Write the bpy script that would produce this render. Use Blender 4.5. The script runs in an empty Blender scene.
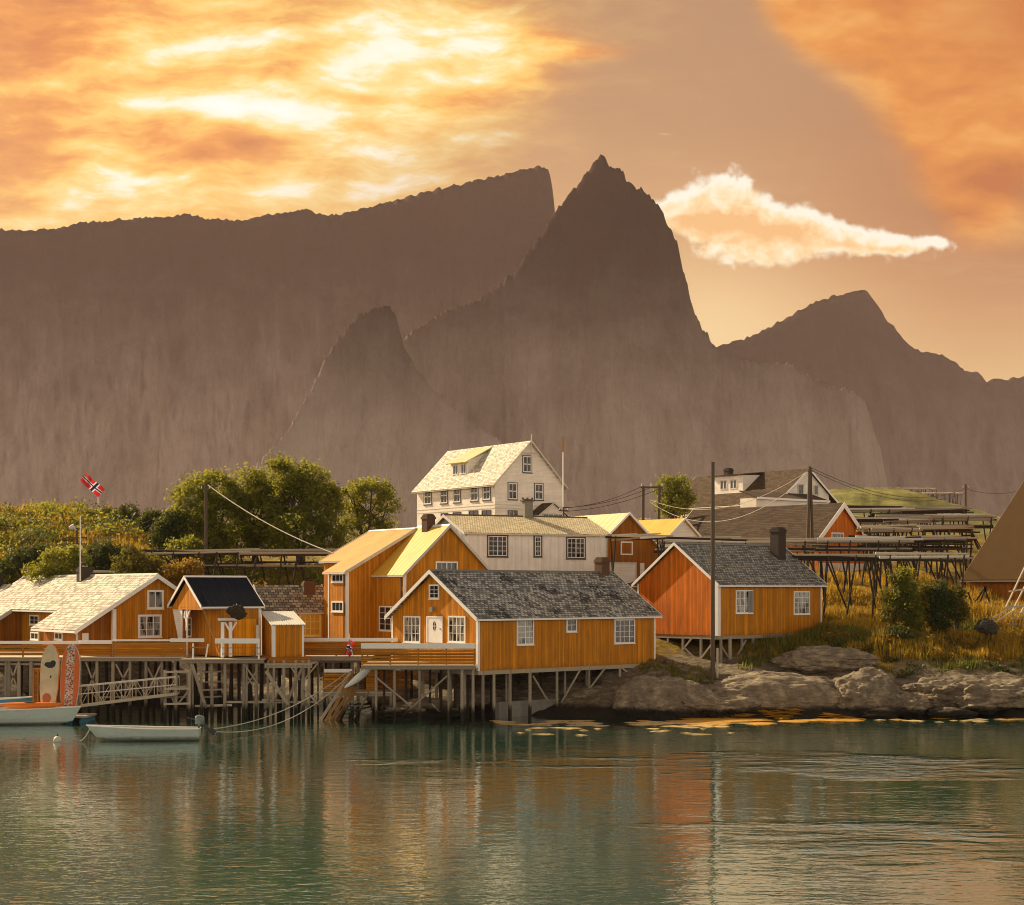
import bpy, bmesh, math, random
import numpy as np
from mathutils import Vector, Matrix, noise

random.seed(7)
RNG = np.random.default_rng(7)
SC = bpy.context.scene
COL = SC.collection
# ------------------------------------------------------------------ camera, sky, sun, exposure
F, HZ, CX, CAMZ = 1600.0, 590.0, 512.0, 9.3       # focal length in pixels, horizon row, eye height
cam_d = bpy.data.cameras.new('camera')
cam = bpy.data.objects.new('camera', cam_d)
COL.objects.link(cam)
cam.location = (0, 0, CAMZ)
cam.rotation_euler = (math.pi / 2, 0, 0)
cam_d.sensor_width = 36
cam_d.lens = 36 * F / 1024
cam_d.shift_y = (HZ - 452.5) / 1024
cam_d.clip_start = 0.5
cam_d.clip_end = 30000
SC.camera = cam

SC.view_settings.view_transform = 'Standard'
SC.view_settings.look = 'None'
SC.view_settings.exposure = 0.6
SC.view_settings.gamma = 1.0
SC.view_settings.use_curve_mapping = False
SC.render.engine = 'CYCLES'
SC.cycles.use_denoising = True
SC.cycles.filter_width = 1.0
SC.cycles.adaptive_threshold = 0.012
SC.cycles.max_bounces = 6
SC.cycles.diffuse_bounces = 3
SC.cycles.glossy_bounces = 3
SC.cycles.transmission_bounces = 2
SC.cycles.volume_bounces = 0
SC.cycles.transparent_max_bounces = 4
SC.cycles.caustics_reflective = False
SC.cycles.caustics_refractive = False

SUN_AZ = math.radians(-52)       # measured from +Y towards +X: behind the village, to the left
SUN_EL = math.radians(32)
SUN_DIR = Vector((math.sin(SUN_AZ) * math.cos(SUN_EL), math.cos(SUN_AZ) * math.cos(SUN_EL), math.sin(SUN_EL)))
sun_d = bpy.data.lights.new('sun', 'SUN')
sun_d.energy = 5.0
sun_d.angle = math.radians(0.6)
sun_d.color = (1.0, 0.80, 0.52)
sun = bpy.data.objects.new('sun', sun_d)
COL.objects.link(sun)
sun.location = (-200, 200, 300)
sun.rotation_euler = (-SUN_DIR).to_track_quat('-Z', 'Y').to_euler()


def lin(r, g, b):
    def f(c):
        c /= 255.0
        return c / 12.92 if c <= 0.04045 else ((c + 0.055) / 1.055) ** 2.4
    return (f(r), f(g), f(b), 1.0)


class NT:
    """small node-tree writer: arguments are sockets or plain values"""
    def __init__(self, nt):
        self.t = nt

    def put(self, sock, v):
        if v is None:
            return
        if isinstance(v, bpy.types.NodeSocket):
            self.t.links.new(v, sock)
        else:
            if hasattr(sock.default_value, '__len__') and not isinstance(v, str):
                n = len(sock.default_value)
                v = tuple(v)
                if len(v) < n:
                    v = v + (1.0,) * (n - len(v))
                sock.default_value = v[:n]
            else:
                sock.default_value = v

    def n(self, typ, ins=None, **attrs):
        nd = self.t.nodes.new(typ)
        for k, v in attrs.items():
            setattr(nd, k, v)
        for k, v in (ins or {}).items():
            self.put(nd.inputs[k], v)
        return nd

    def m(self, op, a, b=None, c=None, clamp=False):
        nd = self.t.nodes.new('ShaderNodeMath')
        nd.operation = op
        nd.use_clamp = clamp
        for i, v in enumerate((a, b, c)):
            if v is not None:
                self.put(nd.inputs[i], v)
        return nd.outputs[0]

    def mix(self, fac, a, b, blend='MIX'):
        nd = self.t.nodes.new('ShaderNodeMix')
        nd.data_type = 'RGBA'
        nd.blend_type = blend
        self.put(nd.inputs[0], fac)
        self.put(nd.inputs[6], a)
        self.put(nd.inputs[7], b)
        return nd.outputs[2]

    def ramp(self, fac, stops, interp='LINEAR'):
        nd = self.t.nodes.new('ShaderNodeValToRGB')
        nd.color_ramp.interpolation = interp
        el = nd.color_ramp.elements
        while len(el) < len(stops):
            el.new(0.5)
        for e, (p, c) in zip(el, stops):
            e.position = p
            c = tuple(c) if hasattr(c, '__len__') else (c, c, c)
            e.color = c if len(c) == 4 else c + (1.0,)
        self.put(nd.inputs[0], fac)
        return nd.outputs[0]

    def noise(self, vec, scale, detail=4, rough=0.55, dist=0.0):
        nd = self.n('ShaderNodeTexNoise', {'Scale': scale, 'Detail': detail, 'Roughness': rough, 'Distortion': dist})
        if vec is not None:
            self.put(nd.inputs['Vector'], vec)
        return nd.outputs['Fac']

    def smooth(self, v, lo, hi):
        nd = self.t.nodes.new('ShaderNodeMapRange')
        nd.interpolation_type = 'SMOOTHSTEP'
        self.put(nd.inputs[0], v)
        nd.inputs[1].default_value = lo
        nd.inputs[2].default_value = hi
        return nd.outputs[0]

    def xyz(self, x, y, z):
        return self.n('ShaderNodeCombineXYZ', {0: x, 1: y, 2: z}).outputs[0]

    def sep(self, v):
        return self.n('ShaderNodeSeparateXYZ', {0: v}).outputs


world = bpy.data.worlds.new('World')
SC.world = world
world.use_nodes = True


def build_sky():
    w = NT(world.node_tree)
    world.node_tree.nodes.clear()
    d = w.n('ShaderNodeTexCoord').outputs['Generated']
    x, y, z = w.sep(d)
    ys = w.m('MAXIMUM', y, 0.12)
    # direction on the sky, in units of 1/1600 rad round the view towards the peaks
    sx = w.m('MULTIPLY_ADD', w.m('DIVIDE', x, ys), F, CX)
    sy = w.m('MULTIPLY_ADD', w.m('DIVIDE', z, ys), -F, HZ)
    p = w.xyz(w.m('DIVIDE', sx, 100.0), w.m('DIVIDE', sy, 100.0), 0.0)
    warp = w.n('ShaderNodeTexNoise', {'Vector': p, 'Scale': 0.9, 'Detail': 3}).outputs['Color']
    pw = w.n('ShaderNodeVectorMath', {0: p, 1: w.n('ShaderNodeVectorMath', {0: warp, 3: 0.4}, operation='SCALE').outputs[0]}, operation='ADD').outputs[0]

    def blob(cx, cy, rx, ry, rot=0.0):
        c, s = math.cos(math.radians(rot)), math.sin(math.radians(rot))
        dx = w.m('SUBTRACT', sx, cx)
        dy = w.m('SUBTRACT', sy, cy)
        a = w.m('ADD', w.m('MULTIPLY', dx, c / rx), w.m('MULTIPLY', dy, s / rx))
        b = w.m('ADD', w.m('MULTIPLY', dx, -s / ry), w.m('MULTIPLY', dy, c / ry))
        r2 = w.m('ADD', w.m('MULTIPLY', a, a), w.m('MULTIPLY', b, b))
        return w.m('EXPONENT', w.m('MULTIPLY', r2, -1.0))

    def add(*s):
        o = s[0]
        for t in s[1:]:
            o = w.m('ADD', o, t)
        return o

    def stretch(rot, kx, ky, src=pw, off=0.0):
        return w.n('ShaderNodeMapping', {'Vector': src, 'Rotation': (0, 0, math.radians(rot)), 'Scale': (kx, ky, 1), 'Location': (off, off * 0.7, off)}).outputs[0]

    # clear air: pale cream low down, tan higher, browner to the right
    t = w.m('DIVIDE', sy, 600.0, clamp=True)
    base = w.ramp(t, [(0.0, lin(176, 132, 96)), (0.2, lin(182, 138, 100)), (0.40, lin(208, 160, 110)),
                      (0.52, lin(236, 196, 136)), (0.64, lin(248, 214, 150)), (1.0, lin(200, 170, 135))])
    rt = blob(1000, 230, 220, 180)
    base = w.mix(w.m('MULTIPLY', rt, 0.8), base, lin(160, 92, 48))
    glow = blob(715, 370, 90, 90)
    base = w.mix(w.m('MULTIPLY', glow, 0.55), base, lin(248, 222, 168))
    veil = w.noise(stretch(8, 0.35, 2.2), 1.1, 5, 0.6)
    base = w.mix(w.m('MULTIPLY', w.smooth(veil, 0.5, 0.8), 0.30), base, lin(226, 178, 128))

    # bright cloud bank on the left
    n1 = w.noise(stretch(12, 0.5, 1.5), 1.0, 8, 0.56, 0.0)
    n2 = w.noise(stretch(-14, 0.7, 2.2, off=3.1), 2.2, 8, 0.58, 0.0)
    nn = w.m('ADD', w.m('MULTIPLY', n1, 0.55), w.m('MULTIPLY', n2, 0.45))
    lift = add(w.m('MULTIPLY', blob(250, 115, 200, 60, 6), 0.05), w.m('MULTIPLY', blob(400, 45, 110, 50, -12), 0.13),
               w.m('MULTIPLY', blob(200, 46, 90, 12, -8), 0.17), w.m('MULTIPLY', blob(110, 195, 60, 26, -10), 0.10), w.m('MULTIPLY', blob(205, 104, 110, 11, 3), 0.17),
               w.m('MULTIPLY', blob(300, 200, 130, 24), 0.06), w.m('MULTIPLY', blob(20, 20, 130, 55, 20), -0.16),
               w.m('MULTIPLY', blob(210, 148, 70, 22), -0.12), w.m('MULTIPLY', blob(0, 150, 70, 70), -0.06))
    tone = w.m('ADD', w.m('MULTIPLY_ADD', nn, 0.92, 0.035), lift)
    ccol = w.ramp(tone, [(0.30, lin(206, 112, 48)), (0.42, lin(238, 154, 70)), (0.51, lin(255, 200, 100)), (0.58, lin(255, 226, 150)),
                         (0.64, lin(255, 248, 222)), (0.74, lin(255, 254, 248))])
    lm = add(blob(150, 90, 330, 240), blob(440, 60, 110, 55, -6), w.m('MULTIPLY', blob(535, 44, 60, 12, 4), 0.55),
             w.m('MULTIPLY', blob(590, 53, 60, 7, -3), 0.30), w.m('MULTIPLY', blob(505, 75, 40, 10, 10), 0.3))
    lm = w.smooth(w.m('ADD', lm, w.m('MULTIPLY', w.m('SUBTRACT', nn, 0.5), 1.1)), 0.02, 1.0)
    col = w.mix(lm, base, ccol)

    # orange veil upper right
    n3 = w.noise(stretch(-38, 0.55, 1.5, off=7.3), 1.05, 8, 0.56, 0.0)
    om = add(blob(880, 20, 110, 60, 30), blob(955, 110, 85, 80, 35), w.m('MULTIPLY', blob(1030, 60, 90, 170), 1.0),
             w.m('MULTIPLY', blob(800, 25, 60, 26, 40), 0.7), w.m('MULTIPLY', blob(970, 190, 40, 50), 0.8))
    oma = w.smooth(w.m('ADD', om, w.m('MULTIPLY', w.m('SUBTRACT', n3, 0.5), 1.0)), 0.25, 1.05)
    ocol = w.ramp(n3, [(0.32, lin(184, 92, 16)), (0.5, lin(224, 136, 40)), (0.68, lin(250, 182, 90))])
    ocol = w.mix(w.m('MULTIPLY', blob(1040, -10, 110, 90), 0.8), ocol, lin(190, 98, 22))
    col = w.mix(w.m('MULTIPLY', oma, 0.92), col, ocol)

    # cumulus beside the main peak: billows lit from the upper left
    def dens(ox, oy):
        pc = w.n('ShaderNodeVectorMath', {0: p, 1: (ox / 100.0, oy / 100.0, 0)}, operation='ADD').outputs[0]
        n_ = w.noise(pc, 3.2, 9, 0.62, 0.15)
        bl = w.n('ShaderNodeTexVoronoi', {'Vector': w.n('ShaderNodeVectorMath', {0: pc, 1: w.n('ShaderNodeVectorMath', {0: w.n('ShaderNodeTexNoise', {'Vector': pc, 'Scale': 6.0, 'Detail': 4}).outputs['Color'], 3: 0.22}, operation='SCALE').outputs[0]}, operation='ADD').outputs[0], 'Scale': 6.5}).outputs['Distance']
        q = w.m('ADD', w.m('MULTIPLY', w.m('SUBTRACT', n_, 0.5), 1.15), w.m('MULTIPLY', w.m('SUBTRACT', 0.45, bl), 0.5))
        def b2(cx, cy, rx, ry, rot=0):
            return blob(cx - ox, cy - oy, rx, ry, rot)
        c_ = add(b2(727, 194, 34, 27), w.m('MULTIPLY', b2(698, 204, 34, 15), 0.8), b2(712, 222, 54, 24), w.m('MULTIPLY', b2(772, 222, 42, 20), 0.9), w.m('MULTIPLY', b2(674, 210, 28, 12), 0.9),
                 b2(815, 230, 62, 16, 10), w.m('MULTIPLY', b2(885, 243, 60, 12, 3), 1.0), w.m('MULTIPLY', b2(765, 254, 66, 14), 0.85), w.m('MULTIPLY', b2(935, 241, 16, 6), 0.6))
        return w.m('ADD', c_, q)

    cd = dens(0, 0)
    cl = dens(-7, -9)
    ca = w.smooth(cd, 0.30, 0.80)
    lit = w.smooth(w.m('SUBTRACT', cd, cl), -0.30, 0.55)
    thin = w.smooth(cd, 1.15, 0.45)
    low = w.smooth(w.m('ADD', sy, w.m('MULTIPLY', sx, -0.06)), 186, 204)
    body = w.m('MINIMUM', add(blob(722, 224, 50, 26), w.m('MULTIPLY', blob(690, 234, 44, 16), 0.9), w.m('MULTIPLY', blob(775, 230, 40, 12), 0.7)), 1.0)
    puff = w.noise(p, 4.2, 7, 0.6, 0.3)
    bright = w.m('SUBTRACT', w.m('ADD', w.m('ADD', w.m('MULTIPLY', lit, 0.55), w.m('MULTIPLY', w.smooth(cd, 1.7, 0.4), 0.62)), w.m('MULTIPLY', w.m('SUBTRACT', puff, 0.46), 1.5)), w.m('MULTIPLY', body, 0.20))
    cucol = w.ramp(bright, [(0.0, lin(242, 186, 122)), (0.25, lin(250, 202, 142)), (0.45, lin(254, 220, 166)), (0.68, lin(255, 238, 200)), (0.9, lin(255, 250, 232))])
    nb = w.noise(p, 6.0, 6, 0.62)
    col = w.mix(w.m('MULTIPLY', ca, 0.97), col, cucol)
    sw = w.m('MULTIPLY', blob(665, 134, 16, 2.6, 3), 0.5)
    col = w.mix(w.smooth(w.m('ADD', sw, w.m('MULTIPLY', w.m('SUBTRACT', nb, 0.5), 0.5)), 0.35, 0.7), col, lin(238, 190, 132))

    # the rest of the dome, behind and above the camera: warm overcast-bright evening sky
    rest = w.ramp(w.m('MULTIPLY_ADD', z, 0.5, 0.5), [(0.0, (0.2, 0.17, 0.13)), (0.49, (1.75, 1.47, 1.18)), (0.58, (1.60, 1.35, 1.10)), (0.72, (0.26, 0.22, 0.18)), (1.0, (0.10, 0.085, 0.075))])
    front = w.m('MULTIPLY', w.smooth(y, 0.25, 0.7), w.smooth(z, 0.78, 0.60))
    col = w.mix(w.m('MULTIPLY', w.smooth(z, 0.35, 0.45), 0.85), col, (1.45, 1.33, 1.10, 1))
    col = w.mix(front, rest, col)
    bg1 = w.n('ShaderNodeBackground', {'Color': col, 'Strength': 0.69})
    nish = w.n('ShaderNodeTexSky', sky_type='NISHITA', sun_disc=False, sun_elevation=SUN_EL, sun_rotation=SUN_AZ, air_density=1.2, dust_density=4.0)
    warm = w.mix(1.0, nish.outputs[0], (1.0, 0.72, 0.42, 1), 'MULTIPLY')
    bg2 = w.n('ShaderNodeBackground', {'Color': warm, 'Strength': 0.05 * 0.12})
    out = w.n('ShaderNodeOutputWorld')
    world.node_tree.links.new(w.n('ShaderNodeAddShader', {0: bg1.outputs[0], 1: bg2.outputs[0]}).outputs[0], out.inputs[0])


build_sky()


# ------------------------------------------------------------------ materials
MATS = {}


def new_mat(name):
    m = bpy.data.materials.new(name)
    m.use_nodes = True
    m.node_tree.nodes.clear()
    MATS[name] = m
    return m, NT(m.node_tree)


def finish(m, w, col, rough=0.7, spec=0.3, bump=None, bump_d=0.02, bump_s=0.6, metal=0.0, transl=None, extra=None):
    b = w.n('ShaderNodeBsdfPrincipled', {'Base Color': col, 'Roughness': rough, 'Specular IOR Level': spec, 'Metallic': metal})
    if extra:
        for k, v in extra.items():
            w.put(b.inputs[k], v)
    if bump is not None:
        bn = w.n('ShaderNodeBump', {'Height': bump, 'Distance': bump_d, 'Strength': bump_s})
        w.put(b.inputs['Normal'], bn.outputs[0])
    sh = b.outputs[0]
    if transl is not None:
        tr = w.n('ShaderNodeBsdfTranslucent', {'Color': transl[1]})
        sh = w.n('ShaderNodeMixShader', {0: transl[0], 1: sh, 2: tr.outputs[0]}).outputs[0]
    out = w.n('ShaderNodeOutputMaterial')
    m.node_tree.links.new(sh, out.inputs[0])
    return m


def objco(w):
    return w.n('ShaderNodeTexCoord').outputs['Object']


def mat_boards(name, c, width=0.14, axis='v', groove=0.5, var=0.20, rough=0.65, stain=0.42):
    m, w = new_mat(name)
    o = objco(w)
    x, y, z = w.sep(o)
    s = w.m('ADD', x, y) if axis == 'v' else z
    q = w.m('DIVIDE', w.m('ADD', s, 100.0), width)
    fr = w.m('FRACT', q)
    ed = w.m('MULTIPLY', w.m('MINIMUM', fr, w.m('SUBTRACT', 1.0, fr)), 2.0)
    gr = w.smooth(ed, 0.0, 0.22)
    idn = w.n('ShaderNodeTexWhiteNoise', {'W': w.m('FLOOR', q)}, noise_dimensions='1D').outputs['Value']
    val = w.m('MULTIPLY_ADD', idn, 2 * var, 1.0 - var)
    if axis == 'v':
        st = w.noise(w.n('ShaderNodeMapping', {'Vector': o, 'Scale': (3, 3, 0.35)}).outputs[0], 1.0, 6, 0.65)
    else:
        st = w.noise(w.n('ShaderNodeMapping', {'Vector': o, 'Scale': (0.5, 0.5, 6)}).outputs[0], 1.0, 6, 0.65)
    val = w.m('MULTIPLY', val, w.m('MULTIPLY_ADD', w.smooth(st, 0.35, 0.75), -stain, 1.0 + stain * 0.35))
    big = w.noise(o, 0.5, 4, 0.6)
    val = w.m('MULTIPLY', val, w.m('MULTIPLY_ADD', big, 0.5, 0.75))
    val = w.m('MULTIPLY', val, w.m('MULTIPLY_ADD', gr, groove, 1.0 - groove))
    col = w.n('ShaderNodeVectorMath', {0: c[:3], 3: val}, operation='SCALE').outputs[0]
    if axis == 'v':
        dn = w.noise(w.n('ShaderNodeMapping', {'Vector': o, 'Scale': (2.5, 2.5, 0.8)}).outputs[0], 1.0, 6, 0.7)
        damp = w.smooth(w.m('ADD', z, w.m('MULTIPLY', w.m('SUBTRACT', dn, 0.5), 2.2)), 0.35, -0.25)
        col = w.mix(w.m('MULTIPLY', damp, 0.5), col, (c[0] * 0.28, c[1] * 0.30, c[2] * 0.6 + 0.004, 1))
        fade = w.smooth(w.noise(o, 0.8, 7, 0.7), 0.52, 0.72)
        col = w.mix(w.m('MULTIPLY', fade, 0.22), col, (min(1, c[0] * 1.25), c[1] * 1.45, c[2] * 2.0 + 0.02, 1))
    return finish(m, w, col, rough, 0.25, gr, 0.015, 0.8)


def mat_plain(name, c, rough=0.6, var=0.25, scale=3.0, spec=0.3, bump=0.0, metal=0.0, stretch=(1, 1, 1), tide=False, grime=False):
    m, w = new_mat(name)
    o = w.n('ShaderNodeMapping', {'Vector': objco(w), 'Scale': stretch}).outputs[0]
    n = w.noise(o, scale, 6, 0.65)
    r = w.n('ShaderNodeObjectInfo').outputs['Random']
    val = w.m('MULTIPLY', w.m('MULTIPLY_ADD', n, 2 * var, 1.0 - var), w.m('MULTIPLY_ADD', r, var, 1 - var / 2))
    col = w.n('ShaderNodeVectorMath', {0: c[:3], 3: val}, operation='SCALE').outputs[0]
    if grime:                                                   # scum line and scuffs along a hull
        oz = w.sep(objco(w))[2]
        g1 = w.noise(w.n('ShaderNodeMapping', {'Vector': objco(w), 'Scale': (1.5, 1.5, 5)}).outputs[0], 2.0, 6, 0.7)
        col = w.mix(w.m('MULTIPLY', w.smooth(w.m('ADD', oz, w.m('MULTIPLY', w.m('SUBTRACT', g1, 0.5), 0.3)), 0.24, 0.06), 0.75), col, (0.07, 0.075, 0.045, 1))
        col = w.mix(w.m('MULTIPLY', w.smooth(g1, 0.60, 0.70), 0.35), col, (0.22, 0.20, 0.15, 1))
    if tide:                                                    # timber standing in the sea: black below the tide mark
        zz = w.sep(w.n('ShaderNodeNewGeometry').outputs['Position'])[2]
        col = w.mix(w.smooth(w.m('ADD', zz, w.m('MULTIPLY', w.m('SUBTRACT', n, 0.5), 0.9)), 1.25, 0.55), col, (0.020, 0.019, 0.012, 1))
    return finish(m, w, col, rough, spec, n if bump else None, 0.03, bump, metal)


def mat_tiles(name, c1, c2, gap, tw=0.28, th=0.22, patch=None, rough=0.75, gapsize=0.02, lichen=None, skew=0.0, bump=0.9, spec=0.3):
    m, w = new_mat(name)
    uv = w.n('ShaderNodeTexCoord').outputs['UV']
    wob = w.n('ShaderNodeTexNoise', {'Vector': uv, 'Scale': 2.2, 'Detail': 3}).outputs['Color']
    uvw = w.n('ShaderNodeVectorMath', {0: uv, 1: w.n('ShaderNodeVectorMath', {0: wob, 3: 0.06}, operation='SCALE').outputs[0]}, operation='ADD').outputs[0]
    br = w.n('ShaderNodeTexBrick', {'Vector': uvw, 'Color1': (0, 0, 0, 1), 'Color2': (1, 1, 1, 1), 'Mortar': (0.5, 0.5, 0.5, 1), 'Scale': 1.0,
                                    'Mortar Size': gapsize, 'Mortar Smooth': 0.3, 'Bias': 0.0, 'Brick Width': tw, 'Row Height': th}, offset=0.5)
    f = br.outputs['Fac']
    tone = w.sep(br.outputs['Color'])[0]
    n = w.noise(uv, 1.6, 6, 0.65)
    tone = w.m('ADD', w.m('MULTIPLY', tone, 0.7), w.m('MULTIPLY', n, 0.5))
    col = w.mix(w.smooth(tone, 0.1, 1.0), c1, c2)
    # each course is darker where it tucks under the one above: a step in height
    v = w.m('FRACT', w.m('DIVIDE', w.sep(uvw)[1], th))
    if lichen:
        ln = w.noise(uv, 5.0, 6, 0.7)
        col = w.mix(w.m('MULTIPLY', w.smooth(ln, 0.52, 0.66), 0.75), col, lichen)
    if patch:
        c, lo, hi, scl, off = patch
        pn = w.noise(w.n('ShaderNodeMapping', {'Vector': uv, 'Location': (off, off, 0)}).outputs[0], scl, 3, 0.6)
        pn2 = w.noise(uv, 3.2, 5, 0.75)
        pm = w.smooth(w.m('ADD', pn, w.m('MULTIPLY', w.m('SUBTRACT', pn2, 0.5), 0.9)), lo, hi)
        col = w.mix(pm, col, c)
    col = w.mix(w.m('MULTIPLY', f, 0.85), col, gap)
    h = w.m('ADD', w.m('MULTIPLY', w.m('SUBTRACT', 1.0, f), 0.6), w.m('MULTIPLY', v, -0.6))
    return finish(m, w, col, rough, spec, h, 0.05, bump)


def mat_sheet(name, c, seam=0.45, var=0.2, rough=0.45, stain=None, spec=0.3):
    m, w = new_mat(name)
    uv = w.n('ShaderNodeTexCoord').outputs['UV']
    u = w.sep(uv)[0]
    fr = w.m('FRACT', w.m('DIVIDE', w.m('ADD', u, 100), seam))
    e = w.smooth(w.m('MULTIPLY', w.m('MINIMUM', fr, w.m('SUBTRACT', 1.0, fr)), 2.0), 0.0, 0.25)
    idn = w.n('ShaderNodeTexWhiteNoise', {'W': w.m('FLOOR', w.m('DIVIDE', w.m('ADD', u, 100), seam))}, noise_dimensions='1D').outputs['Value']
    n = w.noise(w.n('ShaderNodeMapping', {'Vector': uv, 'Scale': (1.5, 0.5, 1)}).outputs[0], 1.0, 6, 0.65)
    val = w.m('ADD', w.m('MULTIPLY_ADD', n, 2 * var, 1 - var), w.m('MULTIPLY_ADD', idn, 0.16, -0.08))
    val = w.m('MULTIPLY', val, w.m('MULTIPLY_ADD', e, 0.25, 0.75))
    col = w.n('ShaderNodeVectorMath', {0: c[:3], 3: val}, operation='SCALE').outputs[0]
    if stain:
        sn = w.noise(uv, 0.7, 6, 0.7)
        col = w.mix(w.m('MULTIPLY', w.smooth(sn, 0.48, 0.7), 0.7), col, stain)
    return finish(m, w, col, rough, spec, e, 0.03, 0.7)


def mat_leaf(name, stops, scale=0.6, tf=0.45, tcol=(0.32, 0.30, 0.03, 1)):
    m, w = new_mat(name)
    g = w.n('ShaderNodeNewGeometry')
    n = w.noise(g.outputs['Position'], scale, 3, 0.6)
    r = g.outputs['Random Per Island']
    t = w.m('ADD', w.m('MULTIPLY', n, 0.65), w.m('MULTIPLY', r, 0.38))
    col = w.ramp(t, stops)
    tc = w.mix(0.55, col, tcol)
    return finish(m, w, col, 0.55, 0.3, transl=(tf, tc))


OCH = (0.54, 0.195, 0.003)
mat_boards('ochre_boards', OCH)
mat_boards('deep_orange_boards', (0.62, 0.155, 0.001))
mat_boards('sunlit_orange_boards', (0.95, 0.36, 0.004), stain=0.15)  # orange paint with the sunlit glow of wall and door put into it
mat_boards('brown_orange_boards', (0.32, 0.105, 0.003))
mat_boards('ochre_planks', (0.42, 0.155, 0.005), 0.17, 'h', 0.6, 0.22)
mat_boards('white_boards', (0.88, 0.83, 0.76), 0.12, 'v', 0.25, 0.05, stain=0.12)
mat_boards('white_planks', (0.88, 0.81, 0.72), 0.15, 'h', 0.22, 0.04, stain=0.10)
mat_boards('grey_boards', (0.30, 0.30, 0.30), 0.12, 'v')
mat_plain('white_paint', (0.86, 0.83, 0.78), 0.5, 0.10, 4)
mat_plain('aged_white', (0.60, 0.56, 0.49), 0.6, 0.22, 3)
mat_plain('sunlit_yellow_paint', (0.95, 0.76, 0.22), 0.5, 0.10, 4)  # yellow frame paint, brightened to hold the sunlit look
mat_plain('dark_trim', (0.09, 0.075, 0.06), 0.6, 0.2)
mat_plain('brick_dark', (0.055, 0.04, 0.033), 0.9, 0.4, 6, bump=0.6)
mat_plain('brick_brown', (0.11, 0.06, 0.035), 0.9, 0.35, 6, bump=0.6)
mat_plain('concrete', (0.24, 0.22, 0.19), 0.9, 0.3, 2.5, bump=0.4)
mat_plain('weathered_wood', (0.33, 0.275, 0.20), 0.85, 0.5, 5, bump=0.4, stretch=(4, 4, 0.7), tide=True)
mat_plain('pale_wood', (0.48, 0.41, 0.30), 0.8, 0.35, 5, bump=0.3, stretch=(3, 3, 3))
mat_plain('dark_wood', (0.036, 0.027, 0.019), 0.85, 0.4, 5, stretch=(3, 3, 1), tide=True)  # back-row piles: shade under the decks put into near-black wood
mat_plain('warm_wood', (0.38, 0.20, 0.06), 0.75, 0.35, 5, stretch=(3, 3, 3))
mat_plain('pole_wood', (0.10, 0.072, 0.048), 0.85, 0.35, 5, stretch=(4, 4, 0.5))
mat_plain('steel', (0.42, 0.41, 0.38), 0.45, 0.2, 4, metal=0.5)
mat_plain('wire_grey', (0.30, 0.28, 0.25), 0.6, 0.1)
mat_plain('wire_dark', (0.04, 0.036, 0.03), 0.6, 0.1)
mat_plain('rope', (0.52, 0.48, 0.38), 0.8, 0.2)
mat_plain('boat_white', (0.50, 0.58, 0.52), 0.4, 0.14, 3, spec=0.45, grime=True)
mat_plain('boat_inside', (0.42, 0.42, 0.36), 0.6, 0.3, 3)
mat_plain('boat_blue', (0.06, 0.22, 0.30), 0.45, 0.2, 3)
mat_plain('kayak_orange', (0.80, 0.20, 0.02), 0.4, 0.18, 3)
mat_plain('motor_grey', (0.16, 0.19, 0.18), 0.4, 0.3, 6)
mat_plain('motor_dark', (0.05, 0.055, 0.055), 0.5, 0.2, 6)
mat_plain('red_cloth', (0.62, 0.06, 0.05), 0.8, 0.15)
mat_plain('buoy_white', (0.62, 0.58, 0.48), 0.6, 0.35, 8)
mat_plain('tarp_dark', (0.05, 0.035, 0.022), 0.9, 0.4, 6, bump=0.5)
mat_plain('bark', (0.075, 0.055, 0.035), 0.9, 0.4, 5, bump=0.6, stretch=(3, 3, 0.6))
mat_tiles('slate_grey', lin(72, 71, 67), lin(200, 196, 184), lin(22, 21, 19), 0.34, 0.27, patch=(lin(20, 18, 16), 0.56, 0.64, 0.36, 3.7), spec=0.4, gapsize=0.035)
mat_tiles('slate_fine', lin(82, 81, 77), lin(176, 172, 160), lin(28, 27, 25), 0.32, 0.25, gapsize=0.035, patch=(lin(52, 48, 42), 0.62, 0.80, 0.5, 9.1), spec=0.4)
mat_tiles('slate_pale', lin(132, 122, 104), lin(238, 230, 208), lin(92, 80, 62), 0.40, 0.34, lichen=lin(160, 138, 92), gapsize=0.03)
mat_tiles('slate_cream', lin(170, 162, 142), lin(242, 236, 218), lin(128, 116, 94), 0.32, 0.26, lichen=lin(190, 172, 128), gapsize=0.014)
mat_tiles('slate_mixed', lin(92, 84, 72), lin(190, 180, 156), lin(30, 26, 22), 0.44, 0.34, gapsize=0.035)
mat_tiles('pantile_cream', lin(186, 168, 128), lin(226, 212, 174), lin(124, 104, 70), 0.24, 0.34, gapsize=0.03)
mat_tiles('tile_brown', lin(64, 48, 34), lin(94, 74, 52), lin(60, 44, 32), 0.5, 0.30, rough=0.9)
mat_tiles('shingle_brown', lin(54, 40, 28), lin(82, 63, 44), lin(48, 36, 26), 0.8, 0.30, rough=0.9)
mat_sheet('sheet_gold', lin(214, 160, 76), 0.6, 0.2, 0.5, stain=lin(184, 132, 78))
mat_sheet('sheet_yellow', lin(228, 178, 64), 0.6, 0.2, 0.5, stain=lin(204, 150, 70))
mat_sheet('sheet_cream', lin(222, 206, 152), 0.9, 0.10, 0.5, stain=lin(206, 176, 96))
mat_sheet('sheet_navy', lin(20, 26, 40), 0.5, 0.2, 0.8, spec=0.1)
mat_sheet('sheet_white', lin(214, 210, 198), 0.18, 0.08, 0.5)
mat_sheet('felt_brown', lin(84, 64, 40), 60.0, 0.14, 0.95, spec=0.08, stain=lin(74, 58, 40))

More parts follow.
